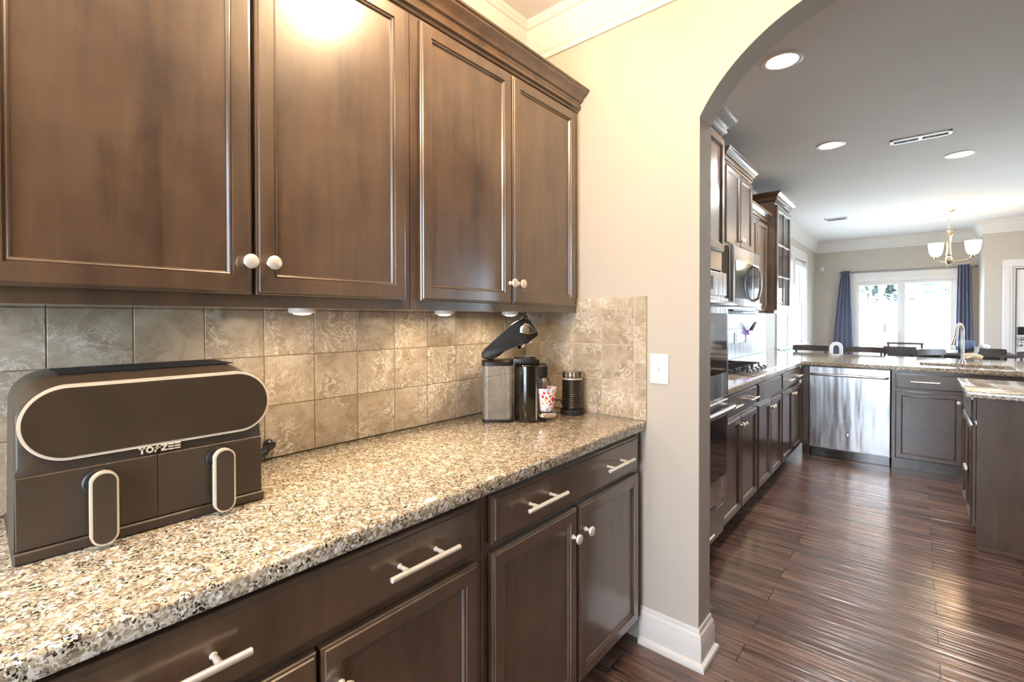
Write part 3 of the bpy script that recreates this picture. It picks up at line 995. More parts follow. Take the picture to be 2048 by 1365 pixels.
# milk frother
MF = thing('milk_frother', 'small black ribbed milk frother with clear lid in the counter corner', 'milk frother', (0.328, -0.078, 0.914))
MB().lathe([(0.050, 0.0), (0.052, 0.003), (0.052, 0.016), (0.048, 0.022), (0.042, 0.023)], seg=32).done('base', RUBBER, MF)
prof = [(0.040, 0.0232), (0.044, 0.026)]
zz = 0.034
while zz < 0.146:
    prof += [(0.0445, zz), (0.0430, zz+0.002), (0.0430, zz+0.004), (0.0445, zz+0.0065)]
    zz += 0.0078
prof += [(0.0445, 0.150), (0.041, 0.152)]
MB().lathe(prof, seg=36).done('jug', BLK, MF)
MB().lathe([(0.0435, 0.1522), (0.0440, 0.154), (0.0440, 0.158), (0.0420, 0.159)], seg=36).done('rim', NICKEL, MF)
MB().lathe([(0.0430, 0.1592), (0.0435, 0.162), (0.0435, 0.184), (0.0420, 0.187), (0.004, 0.188)], seg=36).done('lid', SMOKE, MF)
MB().tube([(-0.045, 0.02, 0.008), (-0.065, 0.03, 0.012), (-0.085, 0.035, 0.045), (-0.12, 0.045, 0.04), (-0.2, 0.05, 0.008)], 0.0032, 8).done('power_cord', RUBBER, MF)

# ------------------------------------------------------------------ kitchen: oven tower
OT = thing('oven_cabinet', 'tall dark cabinet tower holding the wall ovens, just past the arch', 'cabinet', (KX, 0.215, 0))
OD, OW = 0.605, 0.770
b = MB()
b.box(0.004, OD, 0, 0.02, 0.105, 2.365).box(0.004, OD, OW-0.02, OW, 0.105, 2.365).box(0.004, OD, 0.02, OW-0.02, 1.60, 2.365)
b.box(0.004, OD, 0.02, OW-0.02, 0.105, 0.325).box(0.004, 0.03, 0.02, OW-0.02, 0.325, 1.60).box(0.004, OD-0.07, 0, OW, 0, 0.105)
b.done('cabinet_body', WOOD, OT, smooth=False)
door(OT, OD, 0.012, OW/2-0.003, 1.705, 2.335, (OW/2-0.03, 1.76))
door(OT, OD, OW/2+0.003, OW-0.012, 1.705, 2.335, (OW/2+0.03, 1.76))
drawer(OT, OD, 0.012, OW-0.012, 0.125, 0.300, (OW/2,))
crown(OT, OD, OW, 2.452, sc=1.0)
# wall ovens
WO = thing('wall_oven', 'stainless double wall oven built into the tall dark cabinet', 'oven', (KX+OD, 0.215, 0))
b = MB()
b.box(0.002, 0.022, 0.014, OW-0.014, 0.335, 1.585, 0.003).box(-0.50, 0.0, 0.03, OW-0.03, 0.34, 1.58)
b.done('chassis', STEEL, WO)
MB().box(0.0225, 0.032, 0.016, OW-0.016, 1.455, 1.583, 0.003).done('control_panel', STEEL, WO)
MB().box(0.0325, 0.034, 0.25, OW-0.25, 1.485, 1.555, 0.0).done('display', DARKGLASS, WO)
for z0, z1 in ((0.905, 1.445), (0.345, 0.885)):
    dd = MB().box(0.0225, 0.042, 0.016, OW-0.016, z0, z1, 0.004).done('oven_door', STEEL, WO)
    MB().box(0.0425, 0.0445, 0.07, OW-0.05, z0+0.13, z1-0.085, 0.0005).done('oven_window', DARKGLASS, dd)
    hz = z1-0.035
    MB().tube([(0.042, 0.06, hz), (0.075, 0.06, hz), (0.088, 0.075, hz), (0.088, OW-0.075, hz), (0.075, OW-0.06, hz), (0.042, OW-0.06, hz)], 0.013, 12).done('handle', STEEL, dd)

# kitchen base cabinets along the left wall


def kbase(label, y0, width, drs, dos, x=KX):
    t = thing('base_cabinet', label, 'cabinet', (x, y0, 0), 0, 'kitchen base cabinets')
    base_body(t, 0.58, width)
    for a, b_, ps in drs:
        drawer(t, 0.582, a, b_, 0.735, 0.862, ps)
    for a, b_, kn in dos:
        door(t, 0.582, a, b_, 0.114, 0.710, kn)
    return t


kbase('dark base cabinet right beside the wall ovens with two pulls on its drawer', 0.990, 0.838, [(0.03, 0.815, (0.22, 0.62))], [(0.03, 0.418, (0.395, 0.655)), (0.425, 0.815, (0.45, 0.655))])
kbase('dark base cabinet under the cooktop with plain false drawer front', 1.830, 0.778, [(0.018, 0.762, ())], [(0.018, 0.386, (0.362, 0.655)), (0.394, 0.762, (0.418, 0.655))])
kbase('dark base cabinet in the inner corner next to the dishwasher', 2.610, 0.888, [(0.018, 0.862, (0.24, 0.63))], [(0.018, 0.436, (0.412, 0.655)), (0.444, 0.862, (0.468, 0.655))])

# peninsula fronts, facing the viewer: local x -> world -Y, local y -> world X
PF = 3.53       # face plane (world Y)


def pbase(name, label, xs, width, depth=0.60):
    return thing(name, label, 'cabinet', (xs, PF+depth, 0), R(-90), 'kitchen base cabinets')


t = pbase('corner_filler', 'narrow dark corner panel between the range wall cabinets and dishwasher', KX+0.584, 0.075)
tag(t, 'narrow dark corner panel between the range wall cabinets and dishwasher', 'cabinet', 'kitchen base cabinets')
MB().box(0.3, 0.60, 0.006, 0.072, 0.105, 0.874).box(0.3, 0.53, 0.006, 0.072, 0.0, 0.105).done('panel', WOOD, t, smooth=False)
t = pbase('base_cabinet', 'dark sink cabinet with drawer and large plain door right of the dishwasher', 1.312, 0.92)
b = MB()
b.box(0.004, 0.60, 0, 0.92, 0.105, 0.66).box(0.50, 0.60, 0, 0.92, 0.66, 0.874).box(0.004, 0.50, 0, 0.15, 0.66, 0.874).box(0.004, 0.50, 0.82, 0.92, 0.66, 0.874).box(0.004, 0.525, 0, 0.92, 0, 0.105)
b.done('cabinet_body', WOOD, t, smooth=False)
drawer(t, 0.602, 0.025, 0.455, 0.720, 0.850, (0.222,))
drawer(t, 0.602, 0.470, 0.900, 0.720, 0.850, (0.69,))
door(t, 0.602, 0.025, 0.458, 0.105, 0.700, (0.430, 0.632))
door(t, 0.602, 0.466, 0.900, 0.105, 0.700, (0.494, 0.632))
t = pbase('base_cabinet', 'dark peninsula end cabinet behind the island', 2.236, 0.93)
base_body(t, 0.60, 0.93)
drawer(t, 0.602, 0.03, 0.90, 0.720, 0.850, (0.46,))
door(t, 0.602, 0.03, 0.46, 0.105, 0.700, (0.43, 0.632))
door(t, 0.602, 0.468, 0.90, 0.105, 0.700, (0.5, 0.632))

# dishwasher
DW = thing('dishwasher', 'stainless dishwasher with bar handle under the peninsula counter', 'dishwasher', (0.690, PF+0.57, 0), R(-90))
WD = 0.616
MB().box(0.02, 0.565, 0.004, WD-0.004, 0.09, 0.868).done('tub', STEEL_D, DW, smooth=False)
rs = []
for q in range(9):
    z_ = 0.105+(0.866-0.105)*q/8
    bulge = 0.006*math.sin(PI*q/8)
    rs.append([(0.566, 0.006, z_), (0.566, WD-0.006, z_), (0.592+bulge, WD-0.006, z_), (0.594+bulge, WD*0.5, z_), (0.592+bulge, 0.006, z_)])
dd = MB().rings(rs).done('front_door', STEEL, DW, ang=50)
MB().tube([(0.594, 0.02, 0.800), (0.628, 0.022, 0.800), (0.640, 0.04, 0.800), (0.640, WD-0.04, 0.800), (0.628, WD-0.022, 0.800), (0.594, WD-0.02, 0.800)], 0.011, 12).done('handle', STEEL, dd)
MB().lathe([(0.013, 0), (0.013, 0.002), (0.010, 0.003)], (0.5985, 0.305, 0.245), 'x', 20).done('round_emblem', CHROME, dd)
MB().box(0.46, 0.52, 0.006, WD-0.006, 0.0, 0.088, 0.002).done('toe_panel', BLK_G, DW)


# kitchen counter (L shape with sink cut-out)
def slab(name, xs, ys, keep, z0, z1, mat, bev=0.005):
    bm = bmesh.new()
    V = {}

    def v(i, j, k):
        if (i, j, k) not in V:
            V[(i, j, k)] = bm.verts.new((xs[i], ys[j], (z0, z1)[k]))
        return V[(i, j, k)]
    cells = {(i, j) for i in range(len(xs)-1) for j in range(len(ys)-1) if keep(i, j)}
    for i, j in cells:
        bm.faces.new((v(i, j, 1), v(i+1, j, 1), v(i+1, j+1, 1), v(i, j+1, 1)))
        bm.faces.new((v(i, j, 0), v(i, j+1, 0), v(i+1, j+1, 0), v(i+1, j, 0)))
        for di, dj, a, b_ in ((-1, 0, (i, j), (i, j+1)), (1, 0, (i+1, j), (i+1, j+1)), (0, -1, (i, j), (i+1, j)), (0, 1, (i, j+1), (i+1, j+1))):
            if (i+di, j+dj) not in cells:
                bm.faces.new((v(*a, 0), v(*b_, 0), v(*b_, 1), v(*a, 1)))
    bmesh.ops.recalc_face_normals(bm, faces=bm.faces)
    es = [e for e in bm.edges if len(e.link_faces) == 2 and e.calc_face_angle() > 1.0]
    bmesh.ops.bevel(bm, geom=es, offset=bev, segments=2, affect='EDGES')
    m = MB()
    m.bm.free()
    m.bm = bm
    return m.done(name, mat)


kc = slab('countertop', [KX+0.011, 0.640, 1.50, 2.10, 3.20], [0.988, 3.500, 3.69, 4.09, 4.86], lambda i, j: (i == 0 or j > 0) and not (i == 2 and j == 2), 0.876, 0.914, GRANITE)
tag(kc, 'long grey granite counter running from the ovens round to the peninsula', 'countertop')
# sink
s = MB()
s.box(1.50, 1.506, 3.69, 4.09, 0.70, 0.874).box(2.094, 2.10, 3.69, 4.09, 0.70, 0.874).box(1.506, 2.094, 3.69, 3.696, 0.70, 0.874).box(1.506, 2.094, 4.084, 4.09, 0.70, 0.874).box(1.50, 2.10, 3.69, 4.09, 0.694, 0.70)
tag(s.done('sink', STEEL, smooth=False), 'steel undermount sink sunk into the peninsula counter', 'sink')
FA = thing('faucet', 'tall gooseneck pull down faucet standing on the peninsula counter', 'faucet', (1.80, 4.18, 0.914))
MB().lathe([(0.030, 0), (0.030, 0.006), (0.022, 0.012), (0.020, 0.03)], seg=20).done('base', BRUSHED, FA)
pts = [(0, 0, 0.03), (0, 0, 0.29)]
for i in range(1, 13):
    a = PI*i/12
    pts.append((-0.0225+0.0225*math.cos(a), -0.035*(1-math.cos(a))*0.9, 0.29+0.075*math.sin(a)))
pts.append((-0.048, -0.066, 0.26))
MB().tube(pts, 0.0125, 14).done('neck', BRUSHED, FA)
MB().tube([(-0.048, -0.066, 0.262), (-0.054, -0.069, 0.225), (-0.058, -0.071, 0.200), (-0.062, -0.073, 0.165)], [0.013, 0.015, 0.020, 0.027], 16).done('spray_head', BRUSHED, FA)
MB().tube([(0.02, 0, 0.05), (0.05, 0, 0.06), (0.085, 0, 0.09)], 0.006, 10).done('lever', BRUSHED, FA)
# peninsula back panel (dining side)
tag(boxes('peninsula_panel', WOOD, [(KX+0.6, 3.17, 4.14, 4.24, 0.0, 0.874)]), 'dark back panel of the peninsula facing the stools', 'panel')

# cooktop
CK = thing('cooktop', 'steel gas cooktop with black grates set on the counter', 'cooktop', (KX+0.06, 1.88, 0.9145))
MB().box(0, 0.50, 0, 0.76, 0, 0.012, 0.005, 2).done('top_plate', STEEL, CK)
for gx in (0.03, ):
    for gy in (0.02, 0.265, 0.51):
        g = MB()
        for q in range(4):
            g.box(0.03, 0.37, gy+0.01+q*0.068, gy+0.02+q*0.068, 0.034, 0.044, 0.002)
        for q in range(3):
            g.box(0.035+q*0.16, 0.047+q*0.16, gy+0.005, gy+0.225, 0.034, 0.044, 0.002)
        for fx in (0.035, 0.36):
            for fy in (gy+0.012, gy+0.215):
                g.box(fx, fx+0.01, fy-0.004, fy+0.006, 0.0125, 0.036)
        g.done('grate', IRON, CK)
for bx, by, br in ((0.12, 0.13, 0.035), (0.28, 0.13, 0.03), (0.20, 0.375, 0.045), (0.12, 0.62, 0.03), (0.28, 0.62, 0.035)):
    MB().lathe([(br, 0.0125), (br, 0.020), (br*0.8, 0.026), (0.003, 0.027)], (bx, by, 0), 'z', 20).done('burner', IRON, CK)
for q in range(5):
    MB().lathe([(0.020, 0.0125), (0.019, 0.030), (0.014, 0.034), (0.003, 0.035)], (0.435, 0.14+q*0.12, 0), 'z', 18).done('control_knob', STEEL_D, CK)

# island
IS = thing('island_cabinet', 'dark panelled island base at the right edge under pale granite', 'cabinet', (1.74, 1.965, 0))
b = MB().box(0, 1.46, 0, 0.70, 0.105, 0.874).box(0.06, 1.46, 0.0, 0.70, 0, 0.105)
b.box(-0.0, 0.022, -0.008, 0.0, 0.0, 0.874).box(0.022, 1.46, -0.006, -0.0, 0.0, 0.875)
b.done('cabinet_body', WOOD, IS, smooth=False)
MB().box(0.0, 1.46, -0.018, -0.0085, 0.0, 0.028, 0.004).done('shoe_moulding', WOOD, IS)
iw = thing
isd = MB().rings([[(-x, y, z) for x, y, z in r] for r in loops_rect(0.03, 0.67, 0.735, 0.862, DRAWP, 0.002)]).done('drawer', WOOD, IS)
for a, b_ in ((0.03, 0.347), (0.353, 0.67)):
    MB().rings([[(-x, y, z) for x, y, z in r] for r in loops_rect(a, b_, 0.125, 0.712, DOORP, 0.002)]).done('door', WOOD, IS)
MB().box(-0.040, -0.023, 0.20, 0.30, 0.40, 0.425, 0.004).done('handle', NICKEL, isd)
tag(MB().box(1.692, 3.24, 1.925, 2.705, 0.876, 0.914, 0.006, 3).done('countertop', GRANITE), 'pale granite slab on the island at the right edge', 'countertop')


# kitchen upper cabinets
def kupper(label, y0, width, depth, z0, ctop, doors, ends):
    return upper('upper_cabinet', label, KX, y0, width, depth, z0, ctop-0.07, doors, ctop, ends, group='kitchen upper cabinets')


kupper('dark upper cabinet with two doors directly above the microwave', 1.862, 0.776, 0.35, 1.885, 2.588,
       [(0.02, 0.384, 1.905, 2.485, (0.362, 1.955)), (0.392, 0.756, 1.905, 2.485, (0.414, 1.955))], (True, False))
kupper('lower dark upper cabinet between the microwave cabinet and the glass door cabinet', 2.640, 0.855, 0.282, 1.385, 2.372,
       [(0.02, 0.424, 1.41, 2.27, (0.402, 1.46)), (0.432, 0.835, 1.41, 2.27, (0.454, 1.46))], (False, False))
GC = upper('glass_door_cabinet', 'dark upper cabinet with glazed grid door beside the dining window', KX, 3.500, 0.70, 0.36, 1.385, 1.43, [], None, group='kitchen upper cabinets')
for ch in list(GC.children):
    bpy.data.objects.remove(ch)
b = MB()
b.box(0.003, 0.36, 0, 0.02, 0, 1.125).box(0.003, 0.36, 0.68, 0.70, 0, 1.125).box(0.003, 0.02, 0.02, 0.68, 0, 1.125)
b.box(0.003, 0.36, 0.02, 0.68, 0, 0.03).box(0.003, 0.36, 0.02, 0.68, 1.095, 1.125)
b.done('cabinet_body', WOOD, GC, smooth=False)
for sz in (0.38, 0.72):
    MB().box(0.022, 0.335, 0.022, 0.678, sz, sz+0.008).done('glass_shelf', CLEAR, GC)
b = MB()
b.box(0.361, 0.381, 0.015, 0.07, 0.03, 1.095, 0.003).box(0.361, 0.381, 0.63, 0.685, 0.03, 1.095, 0.003).box(0.361, 0.381, 0.07, 0.63, 0.03, 0.085, 0.003).box(0.361, 0.381, 0.07, 0.63, 1.04, 1.095, 0.003)
b.box(0.363, 0.378, 0.341, 0.359, 0.085, 1.04, 0.002)
for sz in (0.375, 0.70):
    b.box(0.363, 0.378, 0.07, 0.63, sz, sz+0.018, 0.002)
gd = b.done('glass_door', WOOD, GC)
MB().box(0.368, 0.371, 0.07, 0.63, 0.085, 1.04).done('pane', GLASS, gd)
knob(gd, 0.381, 0.10, 0.10)
crown(GC, 0.36, 0.70, 2.60-1.385)

# microwave
MW = thing('microwave', 'stainless over-the-range microwave hung below the dark upper cabinet', 'microwave', (KX, 1.87, 1.40))
MB().box(0.004, 0.385, 0, 0.76, 0, 0.478, 0.002).done('case', STEEL_D, MW, smooth=False)
fd = MB().box(0.386, 0.425, 0.002, 0.758, 0.025, 0.476, 0.008, 3).done('front_door', STEEL, MW)
MB().box(0.4255, 0.4275, 0.05, 0.52, 0.085, 0.37, 0.0008).done('window', DARKGLASS, fd)
MB().box(0.4255, 0.4275, 0.56, 0.735, 0.06, 0.37, 0.0008).done('keypad', DARKGLASS, fd)
MB().tube([(0.425, 0.545, 0.075), (0.462, 0.545, 0.095), (0.478, 0.545, 0.16), (0.480, 0.545, 0.22), (0.478, 0.545, 0.28), (0.462, 0.545, 0.345), (0.425, 0.545, 0.365)], 0.013, 12).done('handle', STEEL, fd)
MB().box(0.05, 0.42, 0.01, 0.75, -0.012, -0.0005, 0.002).done('bottom_vent', BLK, MW)

# kitchen backsplash
rk = []
yv = 0.99
while yv < 4.75:
    for c, d in ((0.9145, 1.068), (1.068, 1.224), (1.224, 1.383)):
        rk.append((yv, min(yv+P, 4.75), c, d))
    yv += P
tiles('trim_5', rk, lambda u_, v, d: (KX+d, u_, v), 0.010, TILE_K, GROUT_K, 'pale square tile backsplash behind the cooktop')
for y_, lb, nl in ((3.46, 'white double outlet on the kitchen tiles, nearer the cooktop', False), (3.86, 'white outlet under the plugged in night light on the kitchen tiles', True)):
    t = thing('wall_outlet', lb, 'outlet', (KX+0.0105, y_, 1.125), 0, 'kitchen wall outlets')
    MB().box(0, 0.006, -0.038 if nl else -0.06, 0.038 if nl else 0.06, -0.06, 0.06, 0.003).done('plate', WHITE, t)
    MB().box(0.006, 0.0085, -0.017, 0.017, -0.046, -0.006, 0.001).box(0.006, 0.0085, -0.017, 0.017, 0.006, 0.046, 0.001).done('socket', plain('socket_face', lin(214, 210, 206), 0.4, var=0.02), t)
t = thing('night_light', 'small dark plug-in night light glowing violet above the kitchen outlet', 'night light', (KX+0.0192, 3.875, 1.15))
MB().box(0.0, 0.03, -0.025, 0.025, 0.0, 0.05, 0.006).done('plug_body', WHITE, t)
MB().ball((0.035, -0.02, 0.03), 0.018).done('bulb', VIOLET, t)
MB().prism([(0.0, 0.02), (0.03, 0.045), (0.075, 0.14), (0.068, 0.145), (0.02, 0.07), (-0.004, 0.03)], 'y', 0.0, 0.09, 0.002).done('shield', BLK_M, t)

# ------------------------------------------------------------------ ceiling fixtures
for x, y, lb in ((0.912, 1.10, 'bright recessed ceiling light just inside the arch'), (0.94, 2.77, 'recessed ceiling light in front of the upper kitchen cabinets'), (1.753, 3.75, 'recessed ceiling light over the sink, beyond the long vent')):
    t = thing('recessed_light', lb, 'light', (x, y, CZ), 0, 'recessed kitchen ceiling lights')
    MB().lathe([(0.100, -0.0005), (0.100, -0.006), (0.092, -0.009), (0.078, -0.007), (0.076, -0.003)], seg=36).done('trim_ring', WHITE, t)
    MB().lathe([(0.0765, -0.004), (0.060, -0.007), (0.003, -0.008)], seg=36).done('lens', LENS, t)
    ld = bpy.data.lights.new('recessed_lamp', 'AREA')
    ld.shape = 'DISK'
    ld.size = 0.14
    ld.energy = 13.0
    ld.color = (1.0, 0.92, 0.84)
    lo = bpy.data.objects.new('recessed_lamp', ld)
    lo.location = (0, 0, -0.012)
    lo.parent = t
    COL.objects.link(lo)


def vent(label, x, y, lx, ly, halves):
    t = thing('ceiling_vent', label, 'vent', (x, y, CZ), 0, 'ceiling air vents')
    b_ = MB()
    fw = 0.022
    b_.box(-lx/2, lx/2, -ly/2, -ly/2+fw, -0.010, -0.0005, 0.002).box(-lx/2, lx/2, ly/2-fw, ly/2, -0.010, -0.0005, 0.002)
    b_.box(-lx/2, -lx/2+fw, -ly/2, ly/2, -0.010, -0.0005, 0.002).box(lx/2-fw, lx/2, -ly/2, ly/2, -0.010, -0.0005, 0.002)
    if halves == 2:
        b_.box(-0.012, 0.012, -ly/2, ly/2, -0.009, -0.0005, 0.002)
    b_.done('frame', WHITE, t)
    g = MB()
    n = int((lx-2*fw)/0.012)
    for q in range(n):
        xx = -lx/2+fw+0.006+q*0.012
        g.box(xx-0.0015, xx+0.0015, -ly/2+fw, ly/2-fw, -0.007, -0.001)
    g.done('louvres', plain('grey_louvre', lin(150, 150, 154), 0.5, var=0.05), t, smooth=False)
    boxes('duct_opening', BLK, [(-lx/2+fw, lx/2-fw, -ly/2+fw, ly/2-fw, -0.0012, -0.0004)], t)


vent('long white ceiling vent in the middle of the kitchen ceiling', 1.49, 3.03, 0.365, 0.115, 2)
vent('small square ceiling vent near the dining window', 0.61, 6.21, 0.26, 0.20, 1)

# chandelier
CH = thing('chandelier', 'two lamp nickel chandelier hanging over the dining table', 'chandelier', (1.79, 6.514, CZ))
MB().lathe([(0.062, -0.0005), (0.062, -0.010), (0.045, -0.024), (0.012, -0.030)], seg=28).done('canopy', BRASS, CH)
b = MB()
zc = -0.03
for q in range(7):
    b.tube([(0.010*math.cos(a)*(1 if q % 2 else 0.2), 0.010*math.cos(a)*(0.2 if q % 2 else 1), zc-0.019+0.021*math.sin(a)) for a in [2*PI*k/12 for k in range(13)]], 0.0028, 6)
    zc -= 0.033
b.done('chain', BRASS, CH)
MB().lathe([(0.008, -0.262), (0.020, -0.268), (0.012, -0.285), (0.020, -0.31), (0.024, -0.33), (0.022, -0.50), (0.028, -0.56), (0.034, -0.585), (0.024, -0.60), (0.040, -0.63), (0.044, -0.66), (0.030, -0.69), (0.018, -0.705), (0.022, -0.715), (0.012, -0.73), (0.002, -0.733)], seg=24).done('column', BRASS, CH)
MB().tube([(0.03, -0.01, -0.27), (0.04, -0.012, -0.30), (0.035, -0.01, -0.335), (0.018, 0, -0.345)], 0.005, 8).done('loop', BRASS, CH)
u_ = Vector((math.cos(R(12)), math.sin(R(12))*-1.0, 0))
for sg, ex, zo in ((-1, 0.125, 0.0), (1, 0.225, 0.0)):
    d = Vector((sg*ex, 0, 0))
    yo = 0.0
    arm_o = MB().tube([(sg*0.03, yo, -0.665), (sg*ex*0.45, yo, -0.675), (sg*ex*0.75, yo, -0.66), (sg*ex, yo, -0.625), (sg*ex, yo, -0.605)], 0.0075, 10).lathe([(0.008, -0.63), (0.02, -0.62), (0.026, -0.60), (0.014, -0.596)], (sg*ex, yo, 0), 'z', 18).done('arm', BRASS, CH)
    MB().lathe([(0.016, -0.598), (0.045, -0.588), (0.064, -0.550), (0.074, -0.49), (0.081, -0.425), (0.079, -0.425), (0.071, -0.49), (0.061, -0.548), (0.042, -0.583), (0.004, -0.592)], (sg*ex, yo, 0), 'z', 28).done('lamp_shade', SHADE_ON, arm_o)
pl = bpy.data.lights.new('chandelier_lamp', 'POINT')
pl.energy = 8.0
pl.color = (1.0, 0.56, 0.22)
pl.shadow_soft_size = 0.05
po = bpy.data.objects.new('chandelier_lamp', pl)
po.location = (0.05, 0, -0.37)
po.parent = CH
COL.objects.link(po)

# motion sensor on the dining corner
t = thing('motion_sensor', 'tiny white sensor high in the dining room corner', 'sensor', (KX+0.11, BY-0.0005, 2.246))
MB().box(-0.03, 0.03, -0.035, 0, -0.04, 0.04, 0.010, 3).done('housing', WHITE, t)
MB().ball((0.0, -0.033, 0.0), 0.022, 0.012, 0.022).done('lens', plain('grey_lens', lin(190, 190, 190), 0.3, var=0.02), t)

# curtains and rod
RD = thing('curtain_rod', 'thin grey curtain rod above the patio door', 'curtain rod', (1.27, BY-0.06, 2.155))
MB().tube([(-0.83, 0, 0), (0.90, 0, 0)], 0.012, 12).done('rod', STEEL_D, RD)
for xx in (-0.84, 0.91):
    MB().ball((xx, 0, 0), 0.02).done('finial', STEEL_D, RD)
for xx in (-0.6, 0.75):
    MB().box(xx-0.008, xx+0.008, 0.0, 0.059, -0.012, 0.012).done('bracket', STEEL_D, RD)


def curtain(label, xa, xb, xa2, xb2, folds):
    bm = MB()
    rs = []
    n = folds*8
    for k in range(15):
        f = k/14
        z_ = 2.185-(2.185-0.02)*f
        a = xa+(xa2-xa)*f**0.8
        b_ = xb+(xb2-xb)*f**0.8
        fr_, bk = [], []
        for i in range(n+1):
            s_ = i/n
            x_ = a+(b_-a)*s_
            y_ = BY-0.085+0.022*math.sin(2*PI*folds*s_+0.4*math.sin(3*f))*(1 if f > 0.03 else 0.7)-0.004
            fr_.append((x_, y_, z_))
            bk.append((x_, y_+0.004, z_))
        rs.append(fr_+bk[::-1])
    bm.rings(rs)
    tag(bm.done('curtain', CURTAIN, ang=60), label, 'curtain', 'dining curtains')


curtain('slate blue curtain hanging left of the patio door', 0.45, 0.57, 0.26, 0.66, 4)
curtain('slate blue curtain hanging right of the patio door', 1.975, 2.125, 1.95, 2.17, 4)

# ------------------------------------------------------------------ stools and dining set


def stool_proto(label, loc, rz):
    """back faces local +y (away from the counter); seat towards -y"""
    t = thing('bar_stool', label, 'stool', loc, rz, 'counter stools')
    MB().box(-0.19, 0.19, -0.20, 0.17, 0.61, 0.635, 0.008, 2).done('seat', STOOLW, t)
    MB().box(-0.175, 0.175, -0.185, 0.155, 0.6355, 0.665, 0.012, 3).done('cushion', SEATC, t)
    rs = []
    for q in range(13):
        s_ = -1+2*q/12
        w_ = 0.195*s_
        y_ = 0.205-0.035*s_*s_
        hh = 0.034 if abs(s_) < 0.9 else 0.028
        rs.append([(w_, y_, 0.955-hh), (w_, y_+0.018, 0.955-hh), (w_, y_+0.024, 0.955+hh), (w_, y_+0.006, 0.955+hh)])
    MB().rings(rs).done('backrest', STOOLW, t, ang=50)
    for s_ in (-1, 1):
        MB().tube([(s_*0.15, 0.155, 0.62), (s_*0.155, 0.175, 0.78), (s_*0.160, 0.192, 0.93)], 0.012, 8).done('back_post', STOOLW, t)
        MB().tube([(s_*0.165, 0.15, 0.61), (s_*0.20, 0.19, 0.0)], [0.018, 0.014], 8).done('leg', STOOLW, t)
        MB().tube([(s_*0.165, -0.17, 0.61), (s_*0.20, -0.205, 0.0)], [0.018, 0.014], 8).done('leg', STOOLW, t)
    MB().tube([(-0.185, -0.19, 0.22), (0.185, -0.19, 0.22)], 0.011, 8).done('stretcher', STOOLW, t)
    return t


st0 = stool_proto('grey wooden bar stool at the far left, below the dining window', (0.455, 5.02, 0), 0.0)
copy_thing(st0, (1.005, 5.02, 0), 0.0, 'grey wooden bar stool right of the white child seat')
copy_thing(st0, (1.745, 5.05, 0), R(52), 'grey wooden bar stool turned sideways, left of the faucet')
copy_thing(st0, (2.02, 5.50, 0), R(-6), 'grey wooden bar stool with clothes draped over its back')
copy_thing(st0, (2.45, 5.02, 0), 0.0, 'grey wooden bar stool cut by the right edge, before the white door')

# clothes and towel on the draped stool
tg = MB().ball((0, 0, 0), 0.07, 0.05, 0.06).ball((0.045, 0.005, 0.005), 0.06, 0.05, 0.055).ball((-0.03, -0.01, 0.0), 0.05, 0.05, 0.05)
o = tg.done('folded_shirt', mat_ribbed_cloth('navy_striped_cloth', lin(40, 48, 72), lin(126, 142, 172), 40.0))
o.location = (1.90, 5.70, 1.020)
tag(o, 'navy striped shirt bundled on top of a stool back', 'clothing')
o = MB().ball((0, 0, 0), 0.04, 0.04, 0.03).ball((0.03, 0.0, -0.005), 0.03, 0.03, 0.025).done('cap', plain('white_cloth', lin(226, 226, 230), 0.85, var=0.05), None, (2.05, 5.70, 1.012))
tag(o, 'small white cloth cap on the stool back beside the striped shirt', 'cap')
b = MB()
rs = []
for q in range(12):
    f = q/11
    z_ = 1.01-0.17*f
    rs.append([(1.975-0.02*f+0.006*math.sin(6*f), 5.660-0.01*f, z_), (2.015-0.02*f+0.008*math.sin(7*f), 5.656-0.008*f, z_), (2.013-0.02*f+0.008*math.sin(7*f), 5.664-0.008*f, z_), (1.975-0.02*f+0.006*math.sin(6*f), 5.668-0.01*f, z_)])
b.rings(rs)
tag(b.done('scarf', plain('pale_scarf', lin(206, 200, 204), 0.9, var=0.05)), 'pale scarf hanging down over the stool back', 'scarf')
o = MB().tube([(-0.075, 0, 0), (-0.05, 0.005, 0.008), (0.0, 0.008, 0.012), (0.04, 0.004, 0.006), (0.07, 0, -0.002)], [0.022, 0.030, 0.032, 0.028, 0.018], 14).done('rolled_towel', plain('tan_towel', lin(206, 186, 158), 0.95, var=0.1, vs=40, bump=0.3), None, (1.895, 4.62, 0.9475))
tag(o, 'tan rolled towel lying on the counter behind the faucet', 'towel')

# white child seat
WC = thing('child_seat', 'white booster chair with arched back between the two left stools', 'chair', (0.655, 5.86, 0))
outer = [(-0.075, 0.45)]
for i in range(17):
    a = PI-PI*i/16
    outer.append((0.072*math.cos(a), 0.93+0.085*math.sin(a)))
outer += [(0.075, 0.45)]
inner = [(0.034, 0.52)]
for i in range(13):
    a = PI*i/12
    inner.append((0.034*math.cos(a), 0.92+0.045*math.sin(a)))
inner += [(-0.034, 0.52)]
b = MB()
for (xa, za), (xb, zb) in zip(outer, outer[1:]):
    pass
rs = []
N = 16
for i in range(N+1):
    a = PI-PI*i/N
    rs.append([(0.074*math.cos(a), -0.012, 0.93+0.085*math.sin(a)), (0.074*math.cos(a), 0.012, 0.93+0.085*math.sin(a)), (0.036*math.cos(a), 0.012, 0.92+0.050*math.sin(a)), (0.036*math.cos(a), -0.012, 0.92+0.050*math.sin(a))])
rs = [[(-0.074, -0.012, 0.46), (-0.074, 0.012, 0.46), (-0.036, 0.012, 0.46), (-0.036, -0.012, 0.46)]]+rs+[[(0.074, -0.012, 0.46), (0.074, 0.012, 0.46), (0.036, 0.012, 0.46), (0.036, -0.012, 0.46)]]
b.rings(rs)
